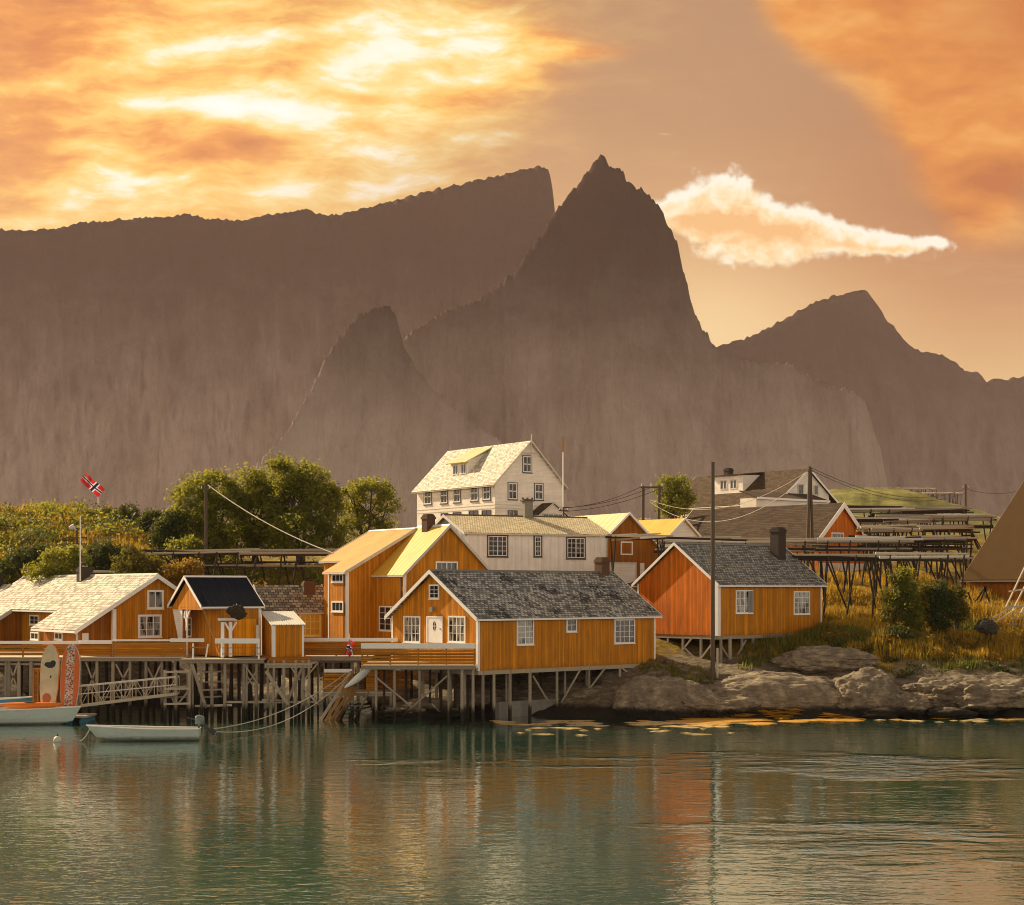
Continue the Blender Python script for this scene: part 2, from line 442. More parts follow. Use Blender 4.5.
m, w = new_mat('glass_dark')
o = objco(w)
finish(m, w, w.ramp(w.noise(o, 1.3, 3), [(0.35, (0.008, 0.008, 0.009)), (0.7, (0.05, 0.047, 0.042))]), 0.06, 0.6)
m, w = new_mat('glass_curtain')
o = objco(w)
finish(m, w, w.ramp(w.noise(w.n('ShaderNodeMapping', {'Vector': o, 'Scale': (1, 1, 0.3)}).outputs[0], 2.2, 3), [(0.42, (0.015, 0.015, 0.016)), (0.5, (0.30, 0.28, 0.24))]), 0.08, 0.6)
m, w = new_mat('glass_lit_amber')
finish(m, w, (0.62, 0.36, 0.04, 1), 0.25, 0.5)  # yellow glow of the lit window put into the pane colour

mat_leaf('leaf_green', [(0.15, (0.022, 0.042, 0.008)), (0.5, (0.085, 0.118, 0.018)), (0.85, (0.30, 0.29, 0.04))], 0.5, 0.55, (0.60, 0.52, 0.05, 1))
mat_leaf('leaf_dark', [(0.15, (0.012, 0.026, 0.009)), (0.55, (0.036, 0.060, 0.016)), (0.9, (0.11, 0.125, 0.025))], 0.8, 0.3)
mat_leaf('leaf_olive', [(0.15, (0.045, 0.045, 0.010)), (0.5, (0.13, 0.105, 0.018)), (0.85, (0.26, 0.18, 0.03))], 0.5)
mat_leaf('leaf_lime', [(0.15, (0.09, 0.11, 0.015)), (0.5, (0.20, 0.21, 0.03)), (0.85, (0.36, 0.34, 0.06))], 0.5, 0.5, (0.5, 0.48, 0.05, 1))
mat_leaf('leaf_gold', [(0.15, (0.10, 0.060, 0.010)), (0.5, (0.24, 0.14, 0.018)), (0.85, (0.42, 0.25, 0.035))], 0.35, 0.5, (0.6, 0.36, 0.04, 1))
mat_leaf('grass_gold', [(0.2, (0.18, 0.125, 0.016)), (0.5, (0.46, 0.285, 0.025)), (0.85, (0.70, 0.45, 0.05))], 0.22, 0.45, (0.65, 0.40, 0.04, 1))
mat_leaf('grass_green', [(0.2, (0.05, 0.06, 0.010)), (0.5, (0.13, 0.13, 0.02)), (0.85, (0.26, 0.23, 0.035))], 0.3, 0.45)


def G(n):
    return MATS[n]


# ------------------------------------------------------------------ mesh helpers
class MB:
    def __init__(self):
        self.v, self.f, self.uv = [], [], []

    def poly(self, pts, uvs=None):
        i = len(self.v)
        self.v += [tuple(p) for p in pts]
        self.f.append(tuple(range(i, i + len(pts))))
        self.uv.append(uvs)
        return self

    def solid(self, vs, fs, uvs=None):
        i = len(self.v)
        self.v += [tuple(p) for p in vs]
        for k, f in enumerate(fs):
            self.f.append(tuple(i + j for j in f))
            self.uv.append([uvs[j] for j in f] if uvs else None)
        return self

    def hexa(self, a, b):
        """a, b: two matching quads"""
        return self.solid(list(a) + list(b), [(0, 3, 2, 1), (4, 5, 6, 7), (0, 1, 5, 4), (1, 2, 6, 5), (2, 3, 7, 6), (3, 0, 4, 7)])

    def box(self, x0, x1, y0, y1, z0, z1):
        return self.hexa([(x0, y0, z0), (x1, y0, z0), (x1, y1, z0), (x0, y1, z0)], [(x0, y0, z1), (x1, y0, z1), (x1, y1, z1), (x0, y1, z1)])

    def bar(self, p, q, w, h, up=(0, 0, 1)):
        p, q = Vector(p), Vector(q)
        d = (q - p).normalized()
        s = d.cross(Vector(up))
        if s.length < 1e-4:
            s = d.cross(Vector((0, 1, 0)))
        s.normalize()
        u = s.cross(d).normalized()
        s = s * (w / 2)
        u = u * (h / 2)
        return self.hexa([p - s - u, p + s - u, p + s + u, p - s + u], [q - s - u, q + s - u, q + s + u, q - s + u])

    def tube(self, p, q, r0, r1=None, n=7):
        p, q = Vector(p), Vector(q)
        r1 = r0 if r1 is None else r1
        d = (q - p).normalized()
        s = d.cross(Vector((0, 0, 1)))
        if s.length < 1e-3:
            s = Vector((1, 0, 0))
        s.normalize()
        u = s.cross(d)
        vs = []
        for c, r in ((p, r0), (q, r1)):
            for k in range(n):
                a = 2 * math.pi * k / n
                vs.append(c + s * (math.cos(a) * r) + u * (math.sin(a) * r))
        fs = [(k, (k + 1) % n, n + (k + 1) % n, n + k) for k in range(n)] + [tuple(range(n))[::-1], tuple(range(n, 2 * n))]
        return self.solid(vs, fs)

    def path(self, pts, r, n=5):
        for a, b in zip(pts[:-1], pts[1:]):
            self.tube(a, b, r, r, n)
        return self

    def prism(self, prof, fn0, fn1):
        """prof: 2-D points; fn0/fn1 map a 2-D point to the two end faces"""
        n = len(prof)
        vs = [fn0(*p) for p in prof] + [fn1(*p) for p in prof]
        fs = [tuple(range(n)), tuple(range(2 * n - 1, n - 1, -1))] + [(k, n + k, n + (k + 1) % n, (k + 1) % n) for k in range(n)]
        return self.solid(vs, fs)

    def rings(self, rings, close=True, cap=True):
        n = len(rings[0])
        vs = [p for r in rings for p in r]
        fs = []
        for i in range(len(rings) - 1):
            for k in range(n if close else n - 1):
                a, b = i * n + k, i * n + (k + 1) % n
                fs.append((a, b, b + n, a + n))
        if cap:
            fs += [tuple(range(n))[::-1], tuple(range((len(rings) - 1) * n, len(rings) * n))]
        return self.solid(vs, fs)

    def mesh(self, name, mat, smooth=False):
        me = bpy.data.meshes.new(name)
        me.from_pydata(self.v, [], self.f)
        if any(u is not None for u in self.uv):
            ul = me.uv_layers.new(name='UVMap')
            li = 0
            for u, f in zip(self.uv, self.f):
                for k in range(len(f)):
                    if u is not None:
                        ul.data[li].uv = u[k]
                    li += 1
        bm = bmesh.new()
        bm.from_mesh(me)
        bmesh.ops.recalc_face_normals(bm, faces=bm.faces)
        bm.to_mesh(me)
        bm.free()
        if mat:
            me.materials.append(G(mat) if isinstance(mat, str) else mat)
        if smooth:
            me.polygons.foreach_set('use_smooth', [True] * len(me.polygons))
        return me

    def build(self, name, mat, parent=None, smooth=False):
        o = bpy.data.objects.new(name, self.mesh(name, mat, smooth))
        COL.objects.link(o)
        if parent is not None:
            o.parent = parent
        return o


def quads_mesh(name, V, mat, sides=4):
    """V: (n*sides, 3) array of separate faces"""
    n = len(V) // sides
    me = bpy.data.meshes.new(name)
    me.vertices.add(n * sides)
    me.vertices.foreach_set('co', np.asarray(V, np.float32).ravel())
    me.loops.add(n * sides)
    me.loops.foreach_set('vertex_index', np.arange(n * sides, dtype=np.int32))
    me.polygons.add(n)
    me.polygons.foreach_set('loop_start', np.arange(0, n * sides, sides, dtype=np.int32))
    me.update(calc_edges=True)
    me.materials.append(G(mat))
    return me


def link(name, me, parent=None):
    o = bpy.data.objects.new(name, me)
    COL.objects.link(o)
    if parent is not None:
        o.parent = parent
    return o


def tag(o, label=None, cat=None, group=None, kind=None):
    if label:
        o['label'] = label
    if cat:
        o['category'] = cat
    if group:
        o['group'] = group
    if kind:
        o['kind'] = kind
    return o


def P(px, py, Y):
    """world point seen at photo position px, py when it stands Y metres away"""
    return Vector(((px - CX) * Y / F, Y, CAMZ - (py - HZ) * Y / F))


def zat(py, Y):
    return CAMZ - (py - HZ) * Y / F


class Thing:
    def __init__(self, name, label, cat, loc=(0, 0, 0), rot=0.0, group=None):
        self.root = bpy.data.objects.new(name, None)
        self.root.empty_display_size = 0.3
        COL.objects.link(self.root)
        self.root.location = loc
        self.root.rotation_euler = (0, 0, rot)
        tag(self.root, label, cat, group)
        self.M = Matrix.Translation(Vector(loc)) @ Matrix.Rotation(rot, 4, 'Z')
        self.I = self.M.inverted()

    def l(self, p):
        return self.I @ Vector(p)

    def part(self, mb, name, mat, parent=None, smooth=False):
        return mb.build(name, mat, parent or self.root, smooth)

    def tube(self, name, p, q, r, mat, r1=None, parent=None, n=7):
        """p, q in world coordinates"""
        return MB().tube(self.l(p), self.l(q), r, r1, n).build(name, mat, parent or self.root)

    def bar(self, name, p, q, w, h, mat, parent=None):
        return MB().bar(self.l(p), self.l(q), w, h).build(name, mat, parent or self.root)


def solve(C, d, px):
    a = (px - CX) / F
    return (a * C[1] - C[0]) / (d[0] - a * d[1])


class House(Thing):
    """near corner at the local origin; local x runs right-back along one wall, local y left-back along the other"""
    def __init__(self, name, label, cat, cx, Y, theta, pb, pe, group=None):
        t = math.radians(theta)
        C = ((cx - CX) * Y / F, Y)
        super().__init__(name, label, cat, (C[0], C[1], zat(pb, Y)), t, group)
        self.C = C
        self.xd = (math.cos(t), math.sin(t))
        self.yd = (-math.sin(t), math.cos(t))
        self.zb = zat(pb, Y)
        self.h = zat(pe, Y) - self.zb

    def w2(self, x, y):
        return (self.C[0] + x * self.xd[0] + y * self.yd[0], self.C[1] + x * self.xd[1] + y * self.yd[1])

    def alongx(self, px, x=0, y=0):
        return x + solve(self.w2(x, y), self.xd, px)

    def alongy(self, px, x=0, y=0):
        return y + solve(self.w2(x, y), self.yd, px)

    def z(self, x, y, py):
        return zat(py, self.w2(x, y)[1]) - self.zb

    def onwall(self, side, px, py, off=0.0):
        """local (a, z) of a photo point on wall 'R' (y = off) or 'L' (x = off)"""
        if side == 'R':
            a = self.alongx(px, 0, off)
            return a, self.z(a, off, py)
        a = self.alongy(px, off, 0)
        return a, self.z(off, a, py)

    def map(self, side, off):
        if side == 'R':
            return lambda a, d, z: (a, off - d, z)
        return lambda a, d, z: (off - d, a, z)

    def wbox(self, mb, side, off, a0, a1, d0, d1, z0, z1):
        f = self.map(side, off)
        return mb.hexa([f(a0, d0, z0), f(a1, d0, z0), f(a1, d1, z0), f(a0, d1, z0)], [f(a0, d0, z1), f(a1, d0, z1), f(a1, d1, z1), f(a0, d1, z1)])

    def win(self, side, px0, px1, py0, py1, cols=2, rows=3, off=0.0, frame='white_paint', glass='glass_dark', cas=0.11, bars=0.035, mull=None, name='window', label=None, sill=True):
        a0, a1 = sorted((self.onwall(side, px0, (py0 + py1) / 2, off)[0], self.onwall(side, px1, (py0 + py1) / 2, off)[0]))
        pm = (px0 + px1) / 2
        z1 = self.onwall(side, pm, py0, off)[1]
        z0 = self.onwall(side, pm, py1, off)[1]
        return self.winl(side, a0, a1, z0, z1, cols, rows, off, frame, glass, cas, bars, mull, name, label, sill)

    def winl(self, side, a0, a1, z0, z1, cols=2, rows=3, off=0.0, frame='white_paint', glass='glass_dark', cas=0.11, bars=0.035, mull=None, name='window', label=None, sill=True):
        mb = MB()
        W = lambda *a: self.wbox(mb, side, off, *a)
        W(a0, a0 + cas, -0.02, 0.07, z0, z1)
        W(a1 - cas, a1, -0.02, 0.07, z0, z1)
        W(a0 + cas, a1 - cas, -0.02, 0.068, z1 - cas, z1)
        W(a0 + cas, a1 - cas, -0.02, 0.068, z0, z0 + cas)
        if sill:
            W(a0 - 0.04, a1 + 0.04, -0.02, 0.12, z0 - 0.05, z0)
        ia, ib, ja, jb = a0 + cas, a1 - cas, z0 + cas, z1 - cas
        for c in range(1, cols):
            b = bars * (2.2 if (mull and c in mull) else 1)
            a = ia + (ib - ia) * c / cols
            W(a - b / 2, a + b / 2, 0.0, 0.05, ja, jb)
        for r in range(1, rows):
            a = ja + (jb - ja) * r / rows
            W(ia, ib, 0.0, 0.045, a - bars / 2, a + bars / 2)
        o = self.part(mb, name, frame)
        if label:
            o['label'] = label
        g = MB()
        self.wbox(g, side, off, ia - 0.01, ib + 0.01, -0.02, 0.022, ja - 0.01, jb + 0.01)
        g.build('pane', glass, o)
        return o

    def walls(self, mat, x0, x1, y0, y1, h, rise=0.0, ridge='x', rp=0.5, z0=0.0, name='wall', h2=None):
        """h2: eave height on the far side when the ridge is off centre"""
        h2 = h if h2 is None else h2
        mb = MB()
        if ridge == 'x':
            r = y0 + (y1 - y0) * rp
            prof = [(y0, z0), (y1, z0), (y1, h2)] + ([(r, h + rise)] if rise > 0 else []) + [(y0, h)]
            mb.prism(prof, lambda a, z: (x0, a, z), lambda a, z: (x1, a, z))
        else:
            r = x0 + (x1 - x0) * rp
            prof = [(x0, z0), (x1, z0), (x1, h2)] + ([(r, h + rise)] if rise > 0 else []) + [(x0, h)]
            mb.prism(prof, lambda a, z: (a, y0, z), lambda a, z: (a, y1, z))
        return self.part(mb, name, mat)

    def slab(self, mb, e, r, k0, k1, t, axis):
        """roof slab: e, r = (across, z) of eave and ridge on the underside, k0..k1 along the ridge"""
        L = math.hypot(r[0] - e[0], r[1] - e[1])
        nx, nz = -(r[1] - e[1]) / L, (r[0] - e[0]) / L
        if nz < 0:
            nx, nz = -nx, -nz
        pr = [e, r, (r[0] + nx * t, r[1] + nz * t), (e[0] + nx * t, e[1] + nz * t)]
        f = (lambda a, z, k: (k, a, z)) if axis == 'x' else (lambda a, z, k: (a, k, z))
        vs = [f(a, z, k0) for a, z in pr] + [f(a, z, k1) for a, z in pr]
        uv = [(k, s) for k in (k0, k1) for s in (0, L, L, 0)]
        mb.solid(vs, [(0, 1, 2, 3), (7, 6, 5, 4), (0, 4, 5, 1), (1, 5, 6, 2), (2, 6, 7, 3), (3, 7, 4, 0)], uv)

    def roof(self, mat, x0, x1, y0, y1, h, rise, ridge='x', rp=0.5, oe=0.35, ov=0.35, t=0.10, trim='white_paint', bw=0.24, h2=None, ov2=None, barges=(True, True), fascia=True, cap=None, sides=(True, True), name='roof'):
        h2 = h if h2 is None else h2
        ov2 = ov if ov2 is None else ov2
        if ridge == 'x':
            a0, a1, k0, k1 = y0, y1, x0 - ov, x1 + ov2
        else:
            a0, a1, k0, k1 = x0, x1, y0 - ov, y1 + ov2
        r = a0 + (a1 - a0) * rp
        s1, s2 = rise / (r - a0), (h + rise - h2) / (a1 - r)
        lift = 0.04
        R = (r, h + rise + lift)
        E1 = (a0 - oe, h - oe * s1 + lift)
        E2 = (a1 + oe, h2 - oe * s2 + lift)
        mb = MB()
        if sides[0]:
            self.slab(mb, E1, R, k0, k1, t, ridge)
        if sides[1]:
            self.slab(mb, E2, R, k0, k1, t, ridge)
        ro = self.part(mb, name, mat)
        f = (lambda a, z, k: (k, a, z)) if ridge == 'x' else (lambda a, z, k: (a, k, z))
        for kk, ok, sg in ((k0, barges[0], -1), (k1, barges[1], 1)):
            if not ok:
                continue
            for E, sd in ((E1, sides[0]), (E2, sides[1])):
                if not sd:
                    continue
                b = MB()
                dz = 0.16
                ka, kb = (kk - 0.05, kk - 0.002) if sg < 0 else (kk + 0.002, kk + 0.05)
                pr = [(E[0], E[1] - bw + dz), (R[0], R[1] - bw + dz), (R[0], R[1] + dz), (E[0], E[1] + dz)]
                b.prism(pr, lambda a, z: f(a, z, ka), lambda a, z: f(a, z, kb))
                self.part(b, 'barge_board', trim, ro)
        if fascia:
            for E, sd, sg in ((E1, sides[0], -1), (E2, sides[1], 1)):
                if sd:
                    b = MB()
                    p0, p1 = (E[0] - 0.045, E[0] - 0.004) if sg < 0 else (E[0] + 0.004, E[0] + 0.045)
                    b.prism([(p0, E[1] - 0.07), (p1, E[1] - 0.07), (p1, E[1] + 0.06), (p0, E[1] + 0.06)], lambda a, z: f(a, z, k0), lambda a, z: f(a, z, k1))
                    self.part(b, 'eave_board', trim, ro)
        if cap:
            b = MB()
            wv = 0.16
            b.prism([(r - wv, R[1] + t + 0.03 - wv * s1 * 0.8), (r, R[1] + t + 0.09), (r + wv, R[1] + t + 0.03 - wv * s2 * 0.8), (r, R[1] + t - 0.02)], lambda a, z: f(a, z, k0), lambda a, z: f(a, z, k1))
            self.part(b, 'ridge_cap', cap, ro)
        return ro

    def corner(self, x, y, h, mat='white_paint', w=0.14, z0=0.0, sx=1, sy=1):
        """a corner board wrapping an outside corner; sx, sy = direction into the walls"""
        mb = MB()
        e = 0.035
        mb.box(*sorted((x - sx * e, x + sx * w)), *sorted((y - sy * e, y - sy * 0.002)), z0, h)
        mb.box(*sorted((x - sx * e, x - sx * 0.002)), *sorted((y - sy * 0.002, y + sy * w)), z0, h)
        return self.part(mb, 'corner_board', mat)

    def chimney(self, x, y, z0, z1, w, d, mat='brick_dark', parent=None, cap=True):
        mb = MB()
        mb.box(x - w / 2, x + w / 2, y - d / 2, y + d / 2, z0, z1)
        if cap:
            mb.box(x - w / 2 - 0.06, x + w / 2 + 0.06, y - d / 2 - 0.06, y + d / 2 + 0.06, z1 - 0.32, z1 - 0.14)
            mb.box(x - w / 2 + 0.08, x + w / 2 - 0.08, y - d / 2 + 0.08, y + d / 2 - 0.08, z1 - 0.03, z1 + 0.10)
        return self.part(mb, 'chimney', mat, parent)
# ------------------------------------------------------------------ large structure: terrain, water, mountains, haze
TCOLS = {
    -700: [(90, -3), (118, -2), (132, -.6), (138, 2), (152, 10), (180, 15), (260, 16), (330, -3)],
    -40: [(90, -3), (118, -2), (132, -.6), (138, 1.5), (144, 5), (152, 11), (165, 15), (180, 18.3), (220, 17), (300, -3)],
    60: [(90, -3), (118, -2), (132, -.6), (138, 1.5), (144, 5), (152, 11), (165, 15), (180, 18.2), (220, 17), (300, -3)],
    130: [(90, -3), (118, -2), (132, -.6), (137, 1.5), (143, 5), (152, 10.6), (165, 14.5), (180, 17.4), (220, 16), (300, -3)],
    180: [(90, -3), (117, -2), (130, -.6), (135, 1.2), (141, 4.6), (152, 10.3), (165, 12.5), (180, 14.6), (230, 13), (300, -3)],
    230: [(90, -3), (116, -2), (129, -.6), (134, 1.2), (140, 4.2), (150, 9.6), (165, 12.3), (180, 13), (230, 12), (300, -3)],
    340: [(90, -3), (115, -1.6), (124, -.6), (128, 1.2), (132, 3.4), (140, 5.2), (150, 9.3), (165, 12), (190, 14), (240, 13), (320, -3)],
    400: [(90, -3), (112, -1.2), (115.5, .1), (118, .7), (122, 1.2), (127, 3.4), (140, 6.8), (150, 9.3), (165, 11.5), (188, 15.5), (220, 15), (260, 12), (330, -3)],
    455: [(90, -3), (113, -1.2), (116.6, -.2), (120, .6), (126, 2.6), (132, 5), (143, 8), (160, 11), (185, 16), (220, 15.5), (260, 12), (330, -3)],
    540: [(90, -3), (114, -1.2), (117.6, -.2), (120, .8), (125, 2.4), (132, 5), (145, 8.5), (185, 15.5), (220, 15.5), (330, -3)],
    610: [(90, -3), (113, -1.2), (116.4, -.2), (118, .5), (120, 1.4), (124, 2.5), (128, 3.6), (133, 5.2), (150, 9), (190, 14.5), (220, 15.5), (340, -3)],
    660: [(90, -3), (112.5, -1.2), (115.8, -.2), (117.2, .9), (119.5, 2.0), (122, 2.4), (126, 3.4), (132, 5.2), (150, 9.2), (190, 14.5), (220, 15.5), (340, -3)],
    710: [(90, -3), (112.5, -1.2), (115.6, -.2), (117.5, .8), (120, 2.0), (123, 2.7), (127, 3.4), (131, 4.4), (138, 6.6), (165, 11), (200, 16), (230, 18), (350, -3)],
    790: [(90, -3), (112.5, -1.2), (115.6, -.2), (117.6, .9), (121, 2.4), (124, 3.3), (127, 4.0), (131, 5.1), (145, 8.5), (165, 11), (200, 16), (240, 20), (262, 25), (300, 24), (400, -3)],
    850: [(90, -3), (112.5, -1.2), (115.6, -.2), (117.6, .7), (120, 1.4), (123, 2.6), (126, 4.4), (130, 5.6), (140, 7.8), (150, 9.2), (165, 11), (200, 16), (240, 21), (260, 26.6), (300, 25), (400, -3)],
    900: [(90, -3), (112.5, -1.2), (115.8, -.2), (118, .5), (121, 1.0), (124, 2.3), (127, 3.8), (131, 5.3), (140, 7.6), (150, 9.0), (165, 11), (200, 15.5), (240, 20.5), (260, 26.0), (300, 24.5), (400, -3)],
    960: [(90, -3), (112.5, -1.2), (115.8, -.2), (118, .6), (121, 1.5), (124, 2.4), (127, 3.4), (131, 4.9), (140, 7.3), (150, 8.5), (165, 10.5), (200, 15), (240, 19), (260, 23.0), (300, 22), (400, -3)],
    1024: [(90, -3), (112.5, -1.2), (115.8, -.2), (118, .7), (121, 1.6), (124, 2.3), (127, 3.4), (131, 5.0), (138, 6.8), (148, 8.2), (165, 10), (200, 14), (240, 17), (260, 20.2), (300, 19), (400, -3)],
    1750: [(90, -3), (112.5, -1.2), (115.8, -.2), (122, 2.6), (131, 5.0), (148, 8.2), (200, 13), (260, 15), (300, 14), (400, -3)],
}
_tk = sorted(TCOLS)


def th0(px, Y):
    px = min(max(px, _tk[0]), _tk[-1])
    for a, b in zip(_tk[:-1], _tk[1:]):
        if px <= b:
            break
    f = (px - a) / (b - a)
    f = f * f * (3 - 2 * f) * 0.5 + f * 0.5
    za = np.interp(Y, [q[0] for q in TCOLS[a]], [q[1] for q in TCOLS[a]])
    zb = np.interp(Y, [q[0] for q in TCOLS[b]], [q[1] for q in TCOLS[b]])
    return za * (1 - f) + zb * f


def th(X, Y):
    """ground height"""
    px = CX + F * X / Y
    s = 0.0
    for dx, dy in ((0, 0), (8, 0.8), (-8, 0.8), (8, -0.8), (-8, -0.8)):
        s += th0(px + dx, Y + dy)
    z = s / 5
    v = Vector((X, Y, 0))
    if z > -1.0:
        k = min(1.0, (z + 1.0) / 1.5)
        z += k * 0.9 * (noise.fractal(v * 0.09, 0.6, 2.1, 3))
        sh = max(0.0, 1 - abs(z - 1.2) / 3.5) * (1 if px > 560 else 0.5)        # bare rock along the shore: ledges and cracks
        if sh > 0:
            rd = 1 - abs(noise.noise(Vector((X * 0.35 + Y * 0.2, Y * 0.55 - X * 0.1, 3.0))))
            z += k * sh * (0.55 * (rd - 0.7) + 0.45 * noise.fractal(v * 0.45, 0.7, 2.1, 4))
        z += k * 0.10 * noise.fractal(v * 0.9, 0.7, 2.1, 3)
    return float(z)


def build_terrain():
    pxs = list(np.linspace(-700, -60, 33)[:-1]) + list(np.linspace(-60, 560, 150)[:-1]) + list(np.linspace(560, 1080, 260)[:-1]) + list(np.linspace(1080, 1750, 34))
    Ys = list(np.linspace(90, 112, 8)[:-1]) + list(np.linspace(112, 134, 90)[:-1]) + list(np.linspace(134, 170, 50)[:-1]) + list(np.linspace(170, 400, 60))
    vs, fs = [], []
    for Y in Ys:
        for p in pxs:
            X = (p - CX) * Y / F
            vs.append((X, Y, th(X, Y)))
    n = len(pxs)
    for j in range(len(Ys) - 1):
        for i in range(n - 1):
            a = j * n + i
            fs.append((a, a + 1, a + n + 1, a + n))
    me = bpy.data.meshes.new('ground')
    me.from_pydata(vs, [], fs)
    me.polygons.foreach_set('use_smooth', [True] * len(fs))
    m, w = new_mat('ground_mat')
    g = w.n('ShaderNodeNewGeometry')
    pos = g.outputs['Position']
    x, y, z = w.sep(pos)
    nz = w.sep(g.outputs['Normal'])[2]
    n1 = w.noise(pos, 0.25, 5, 0.6)
    n2 = w.noise(pos, 1.3, 7, 0.68)
    n3 = w.noise(w.n('ShaderNodeMapping', {'Vector': pos, 'Rotation': (0.3, 0.5, 0.4), 'Scale': (0.6, 1.4, 3.0)}).outputs[0], 1.2, 7, 0.7, 0.6)
    rock = w.ramp(n3, [(0.25, lin(60, 53, 44)), (0.48, lin(116, 104, 86)), (0.62, lin(152, 137, 113)), (0.8, lin(196, 177, 147))])
    rock = w.mix(w.m('MULTIPLY', w.smooth(n2, 0.55, 0.7), 0.5), rock, lin(62, 55, 45))
    grass = w.ramp(w.m('ADD', w.m('MULTIPLY', n1, 0.6), w.m('MULTIPLY', n2, 0.4)), [(0.32, (0.06, 0.055, 0.013)), (0.5, (0.22, 0.145, 0.02)), (0.68, (0.46, 0.29, 0.035))])
    far = w.ramp(w.noise(w.n('ShaderNodeMapping', {'Vector': pos, 'Scale': (0.05, 0.05, 0.35)}).outputs[0], 1.6, 6, 0.65), [(0.35, (0.09, 0.10, 0.03)), (0.55, (0.26, 0.23, 0.06)), (0.7, (0.50, 0.40, 0.12))])
    grass = w.mix(w.smooth(y, 205, 240), grass, far)
    hgt = w.m('ADD', z, w.m('ADD', w.m('MULTIPLY', w.m('SUBTRACT', n1, 0.5), 5.0), w.m('MULTIPLY', w.m('SUBTRACT', n2, 0.5), 2.4)))
    gm = w.m('MULTIPLY', w.smooth(hgt, 3.4, 4.6), w.smooth(nz, 0.55, 0.75))
    col = w.mix(gm, rock, grass)
    # weed and black lichen band left by the tide
    tide = w.m('ADD', z, w.m('MULTIPLY', w.m('SUBTRACT', n2, 0.5), 0.7))
    col = w.mix(w.smooth(tide, 0.95, 0.55), col, (0.022, 0.019, 0.013, 1))
    b = w.m('ADD', w.m('MULTIPLY', n2, 0.6), w.m('MULTIPLY', n3, 0.8))
    finish(m, w, col, 0.9, 0.2, b, 0.35, 0.8)
    me.materials.append(m)
    return tag(link('ground', me), kind='structure')


build_terrain()


def build_water():
    mb = MB()
    mb.poly([(-5600, -120, 0), (5600, -120, 0), (5600, 6200, 0), (-5600, 6200, 0)])
    m, w = new_mat('water_mat')
    pos = w.n('ShaderNodeNewGeometry').outputs['Position']
    x, y, z = w.sep(pos)

    def wave(sx, sy, rot, scale, det, rough, dist=0.3):
        return w.noise(w.n('ShaderNodeMapping', {'Vector': pos, 'Scale': (sx, sy, 1), 'Rotation': (0, 0, math.radians(rot))}).outputs[0], scale, det, rough, dist)

    big = wave(0.7, 1.3, 8, 0.30, 3, 0.5)
    mid = wave(0.7, 1.5, -10, 1.3, 2, 0.5)
    fine = wave(0.8, 1.3, 14, 4.0, 2, 0.5)
    # cat's paws: gusts that roughen patches of the bay, and slicks between them
    gust = wave(0.35, 1.0, 3, 0.060, 4, 0.6, 0.8)

    def gb(cx, cy, rx, ry):
        a = w.m('DIVIDE', w.m('SUBTRACT', x, cx), rx)
        b = w.m('DIVIDE', w.m('SUBTRACT', y, cy), ry)
        return w.m('EXPONENT', w.m('MULTIPLY', w.m('ADD', w.m('MULTIPLY', a, a), w.m('MULTIPLY', b, b)), -1.0))

    gs = w.m('ADD', w.m('MULTIPLY', gb(19, 88, 10, 9), 0.55), w.m('ADD', w.m('MULTIPLY', gb(2, 86, 10, 8), 0.30), w.m('MULTIPLY', gb(14, 60, 9, 8), 0.36)))
    gm = w.smooth(w.m('ADD', w.m('ADD', gs, w.m('MULTIPLY', w.m('SUBTRACT', gust, 0.5), 1.1)), w.m('MULTIPLY', w.m('SUBTRACT', big, 0.5), 0.5)), 0.20, 0.55)
    amp = w.m('MULTIPLY_ADD', gm, 4.4, 0.34)
    h = w.m('ADD', w.m('MULTIPLY', big, 0.03), w.m('MULTIPLY', amp, w.m('ADD', w.m('MULTIPLY', mid, 0.050), w.m('MULTIPLY', fine, 0.016))))
    deep = w.mix(w.smooth(y, 70, 118), (0.022, 0.074, 0.052, 1), (0.016, 0.052, 0.032, 1))
    bn = w.n('ShaderNodeBump', {'Height': h, 'Distance': 1.0, 'Strength': 1.0})
    b = w.n('ShaderNodeBsdfPrincipled', {'Base Color': deep, 'Roughness': 0.04, 'IOR': 1.333, 'Specular IOR Level': 0.5, 'Normal': bn.outputs[0], 'Coat Weight': 0.7, 'Coat Roughness': 0.03, 'Coat IOR': 1.4, 'Coat Normal': bn.outputs[0]})
    out = w.n('ShaderNodeOutputMaterial')
    m.node_tree.links.new(b.outputs[0], out.inputs[0])
    me = mb.mesh('water', m)
    return tag(link('water', me), kind='structure')


build_water()


